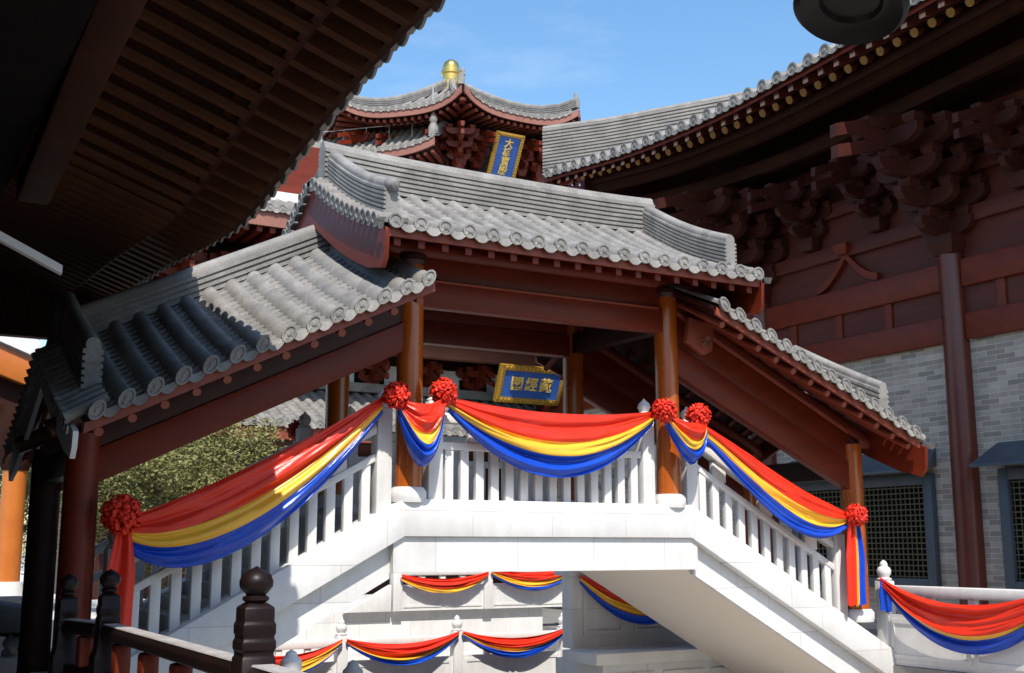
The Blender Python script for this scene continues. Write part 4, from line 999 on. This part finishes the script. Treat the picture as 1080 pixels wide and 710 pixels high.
lv = [(0, 0, .38), (.28, 0, .42), (.46, 0, .58), (.60, 0, .74), (.72, 0, .70), (-.28, 0, .34), (-.36, 0, .2),
      (.36, -.14, .30), (.42, -.15, .06), (.52, -.15, .03), (.36, .14, .30), (.42, .15, .06), (.52, .15, .03),
      (-.26, -.16, .22), (-.05, -.18, .12), (-.16, -.18, .03), (.0, -.18, .03), (-.26, .16, .22), (-.05, .18, .12), (-.16, .18, .03), (.0, .18, .03), (-.40, 0, .45), (-.36, 0, .60)]
le = [(0, 1), (1, 2), (2, 3), (3, 4), (0, 5), (5, 6), (1, 7), (7, 8), (8, 9), (1, 10), (10, 11), (11, 12), (5, 13), (13, 14), (14, 15), (15, 16), (5, 17), (17, 18), (18, 19), (19, 20), (5, 21), (21, 22)]
lr = [.19, .2, .17, .17, .09, .19, .1, .09, .065, .06, .09, .065, .06, .1, .09, .06, .05, .1, .09, .06, .05, .05, .07]
lo = skin('body', lv, le, lr, STONEG); lo.parent = LI; lo.location = (0, 0, .30); lo.rotation_euler = (0, 0, 2.6); lo.scale = (LS, LS, LS)
mb = MB()
for k in range(26):
    a = k*2.4; z = (k % 7)/6; c_ = V((LX, LY, -1.36))+LS*(Matrix.Rotation(2.6, 3, 'Z') @ V((.50+.02*math.cos(a), .17*math.cos(a), .66+.19*math.sin(a))))
    mb.lathe([(.005, -.05), (.045, -.02), (.05, .01), (.03, .045), (.004, .055)], c_, 8)
mb.build('mane_curls', STONEG, LI)
mb = MB(); rr = [V((LX, LY, -1.36))+LS*(Matrix.Rotation(2.6, 3, 'Z') @ V((.38+.05*math.cos(t_), .2*math.sin(t_), .50+.2*math.cos(t_)))) for t_ in [k*math.pi*2/18 for k in range(19)]]
mb.tube(rr, .025, 6); mb.build('ribbon', REDR, LI)

# ================================================================== tree behind the left flight
def tree(name, x, y, zb, h, crown, seed, label, nleaf=9000):
    r_ = random.Random(seed); root = thing(name, (x, y, zb), label, 'tree')
    mb = MB(); tips = []
    mb.tube([(x, y, zb), (x+.1, y, zb+h*.25), (x, y+.1, zb+h*.5)], [.2, .15, .1], 10)
    for k in range(11):
        a = r_.uniform(0, 6.28); z0 = zb+h*r_.uniform(.2, .5); L = crown*r_.uniform(.55, .95)
        p0 = V((x, y, z0)); p2 = p0+V((math.cos(a)*L, math.sin(a)*L, h*r_.uniform(.1, .45))); p1 = p0.lerp(p2, .5)+V((0, 0, .2))
        mb.tube([p0, p1, p2], [.08, .05, .02], 7); tips += [p2, p1]
        for q in range(3):
            p3 = p2+V((r_.uniform(-.8, .8), r_.uniform(-.8, .8), r_.uniform(-.3, .8))); mb.tube([p1.lerp(p2, .6), p3], [.03, .012], 5); tips.append(p3)
    mb.build('trunk', BARK, root)
    mb = MB(); cl = []
    for t_ in tips:
        for q in range(3): cl.append((t_+V((r_.gauss(0, .35), r_.gauss(0, .35), r_.gauss(0, .3))), r_.uniform(.3, .6)))
    for i in range(nleaf):
        c_, rad = cl[r_.randrange(len(cl))]
        d = V((r_.gauss(0, 1), r_.gauss(0, 1), r_.gauss(0, .8))); p = c_+d*rad*.55
        s_ = r_.uniform(.018, .042); t1 = V((r_.gauss(0, 1), r_.gauss(0, 1), r_.gauss(0, .6))).normalized(); t2 = t1.orthogonal().normalized(); t2.rotate(Matrix.Rotation(r_.uniform(0, 6.28), 3, t1))
        mb.cur = 1 if r_.random() < .35 else 0
        mb.add([p-t1*s_*1.6, p+t2*s_*.6, p+t1*s_*1.6, p-t2*s_*.6], [(0, 1, 2, 3)])
    mb.build('crown', [LEAF, LEAF2], root, recalc=False)
tree('broadleaf_tree', 5.6, 24.2, -1.25, 3.6, 1.9, 3, 'bushy green tree behind the left flight under the sloping beam', 56000)
tree('broadleaf_tree', 3.1, 27.0, -1.25, 4.2, 1.6, 5, 'pale green tree seen between the dark columns at far left', 16000)

# ================================================================== dark bell at top right
BL = thing('hanging_bell', V((1.79, 1.63, 1.10))*1.9, 'dark bronze hanging bell cut off by the top edge at right', 'bell')
bc = V((1.775, 1.68, 1.115))*1.9
ax = V((.30, .10, .93)).normalized()
mb = MB(); mb.lathe([(r_*1.32, z*1.32) for r_, z in [(.02, .05), (.085, .05), (.095, .035), (.12, .03), (.155, 0), (.172, .02), (.168, .06), (.15, .14), (.135, .26), (.11, .34), (.05, .39), (.02, .40)]], bc, 40, ax=ax); mb.build('bell_body', BRONZE, BL)
mb = MB(); mb.tube([bc+ax*.55, bc+ax*.57+V((0, 0, .35))], .015, 8); mb.build('hanger', BRONZE, BL)
mb = MB(); e = bc+ax*.57+V((0, 0, .40)); mb.rng(e.x-.06, e.x+.06, e.y-3.0, e.y+.3, e.z-.05, e.z+.08); mb.rng(e.x-.07, e.x+.07, e.y-3.0, e.y-2.86, -1.66, e.z+.08); mb.build('support_beam', RAILW, BL)
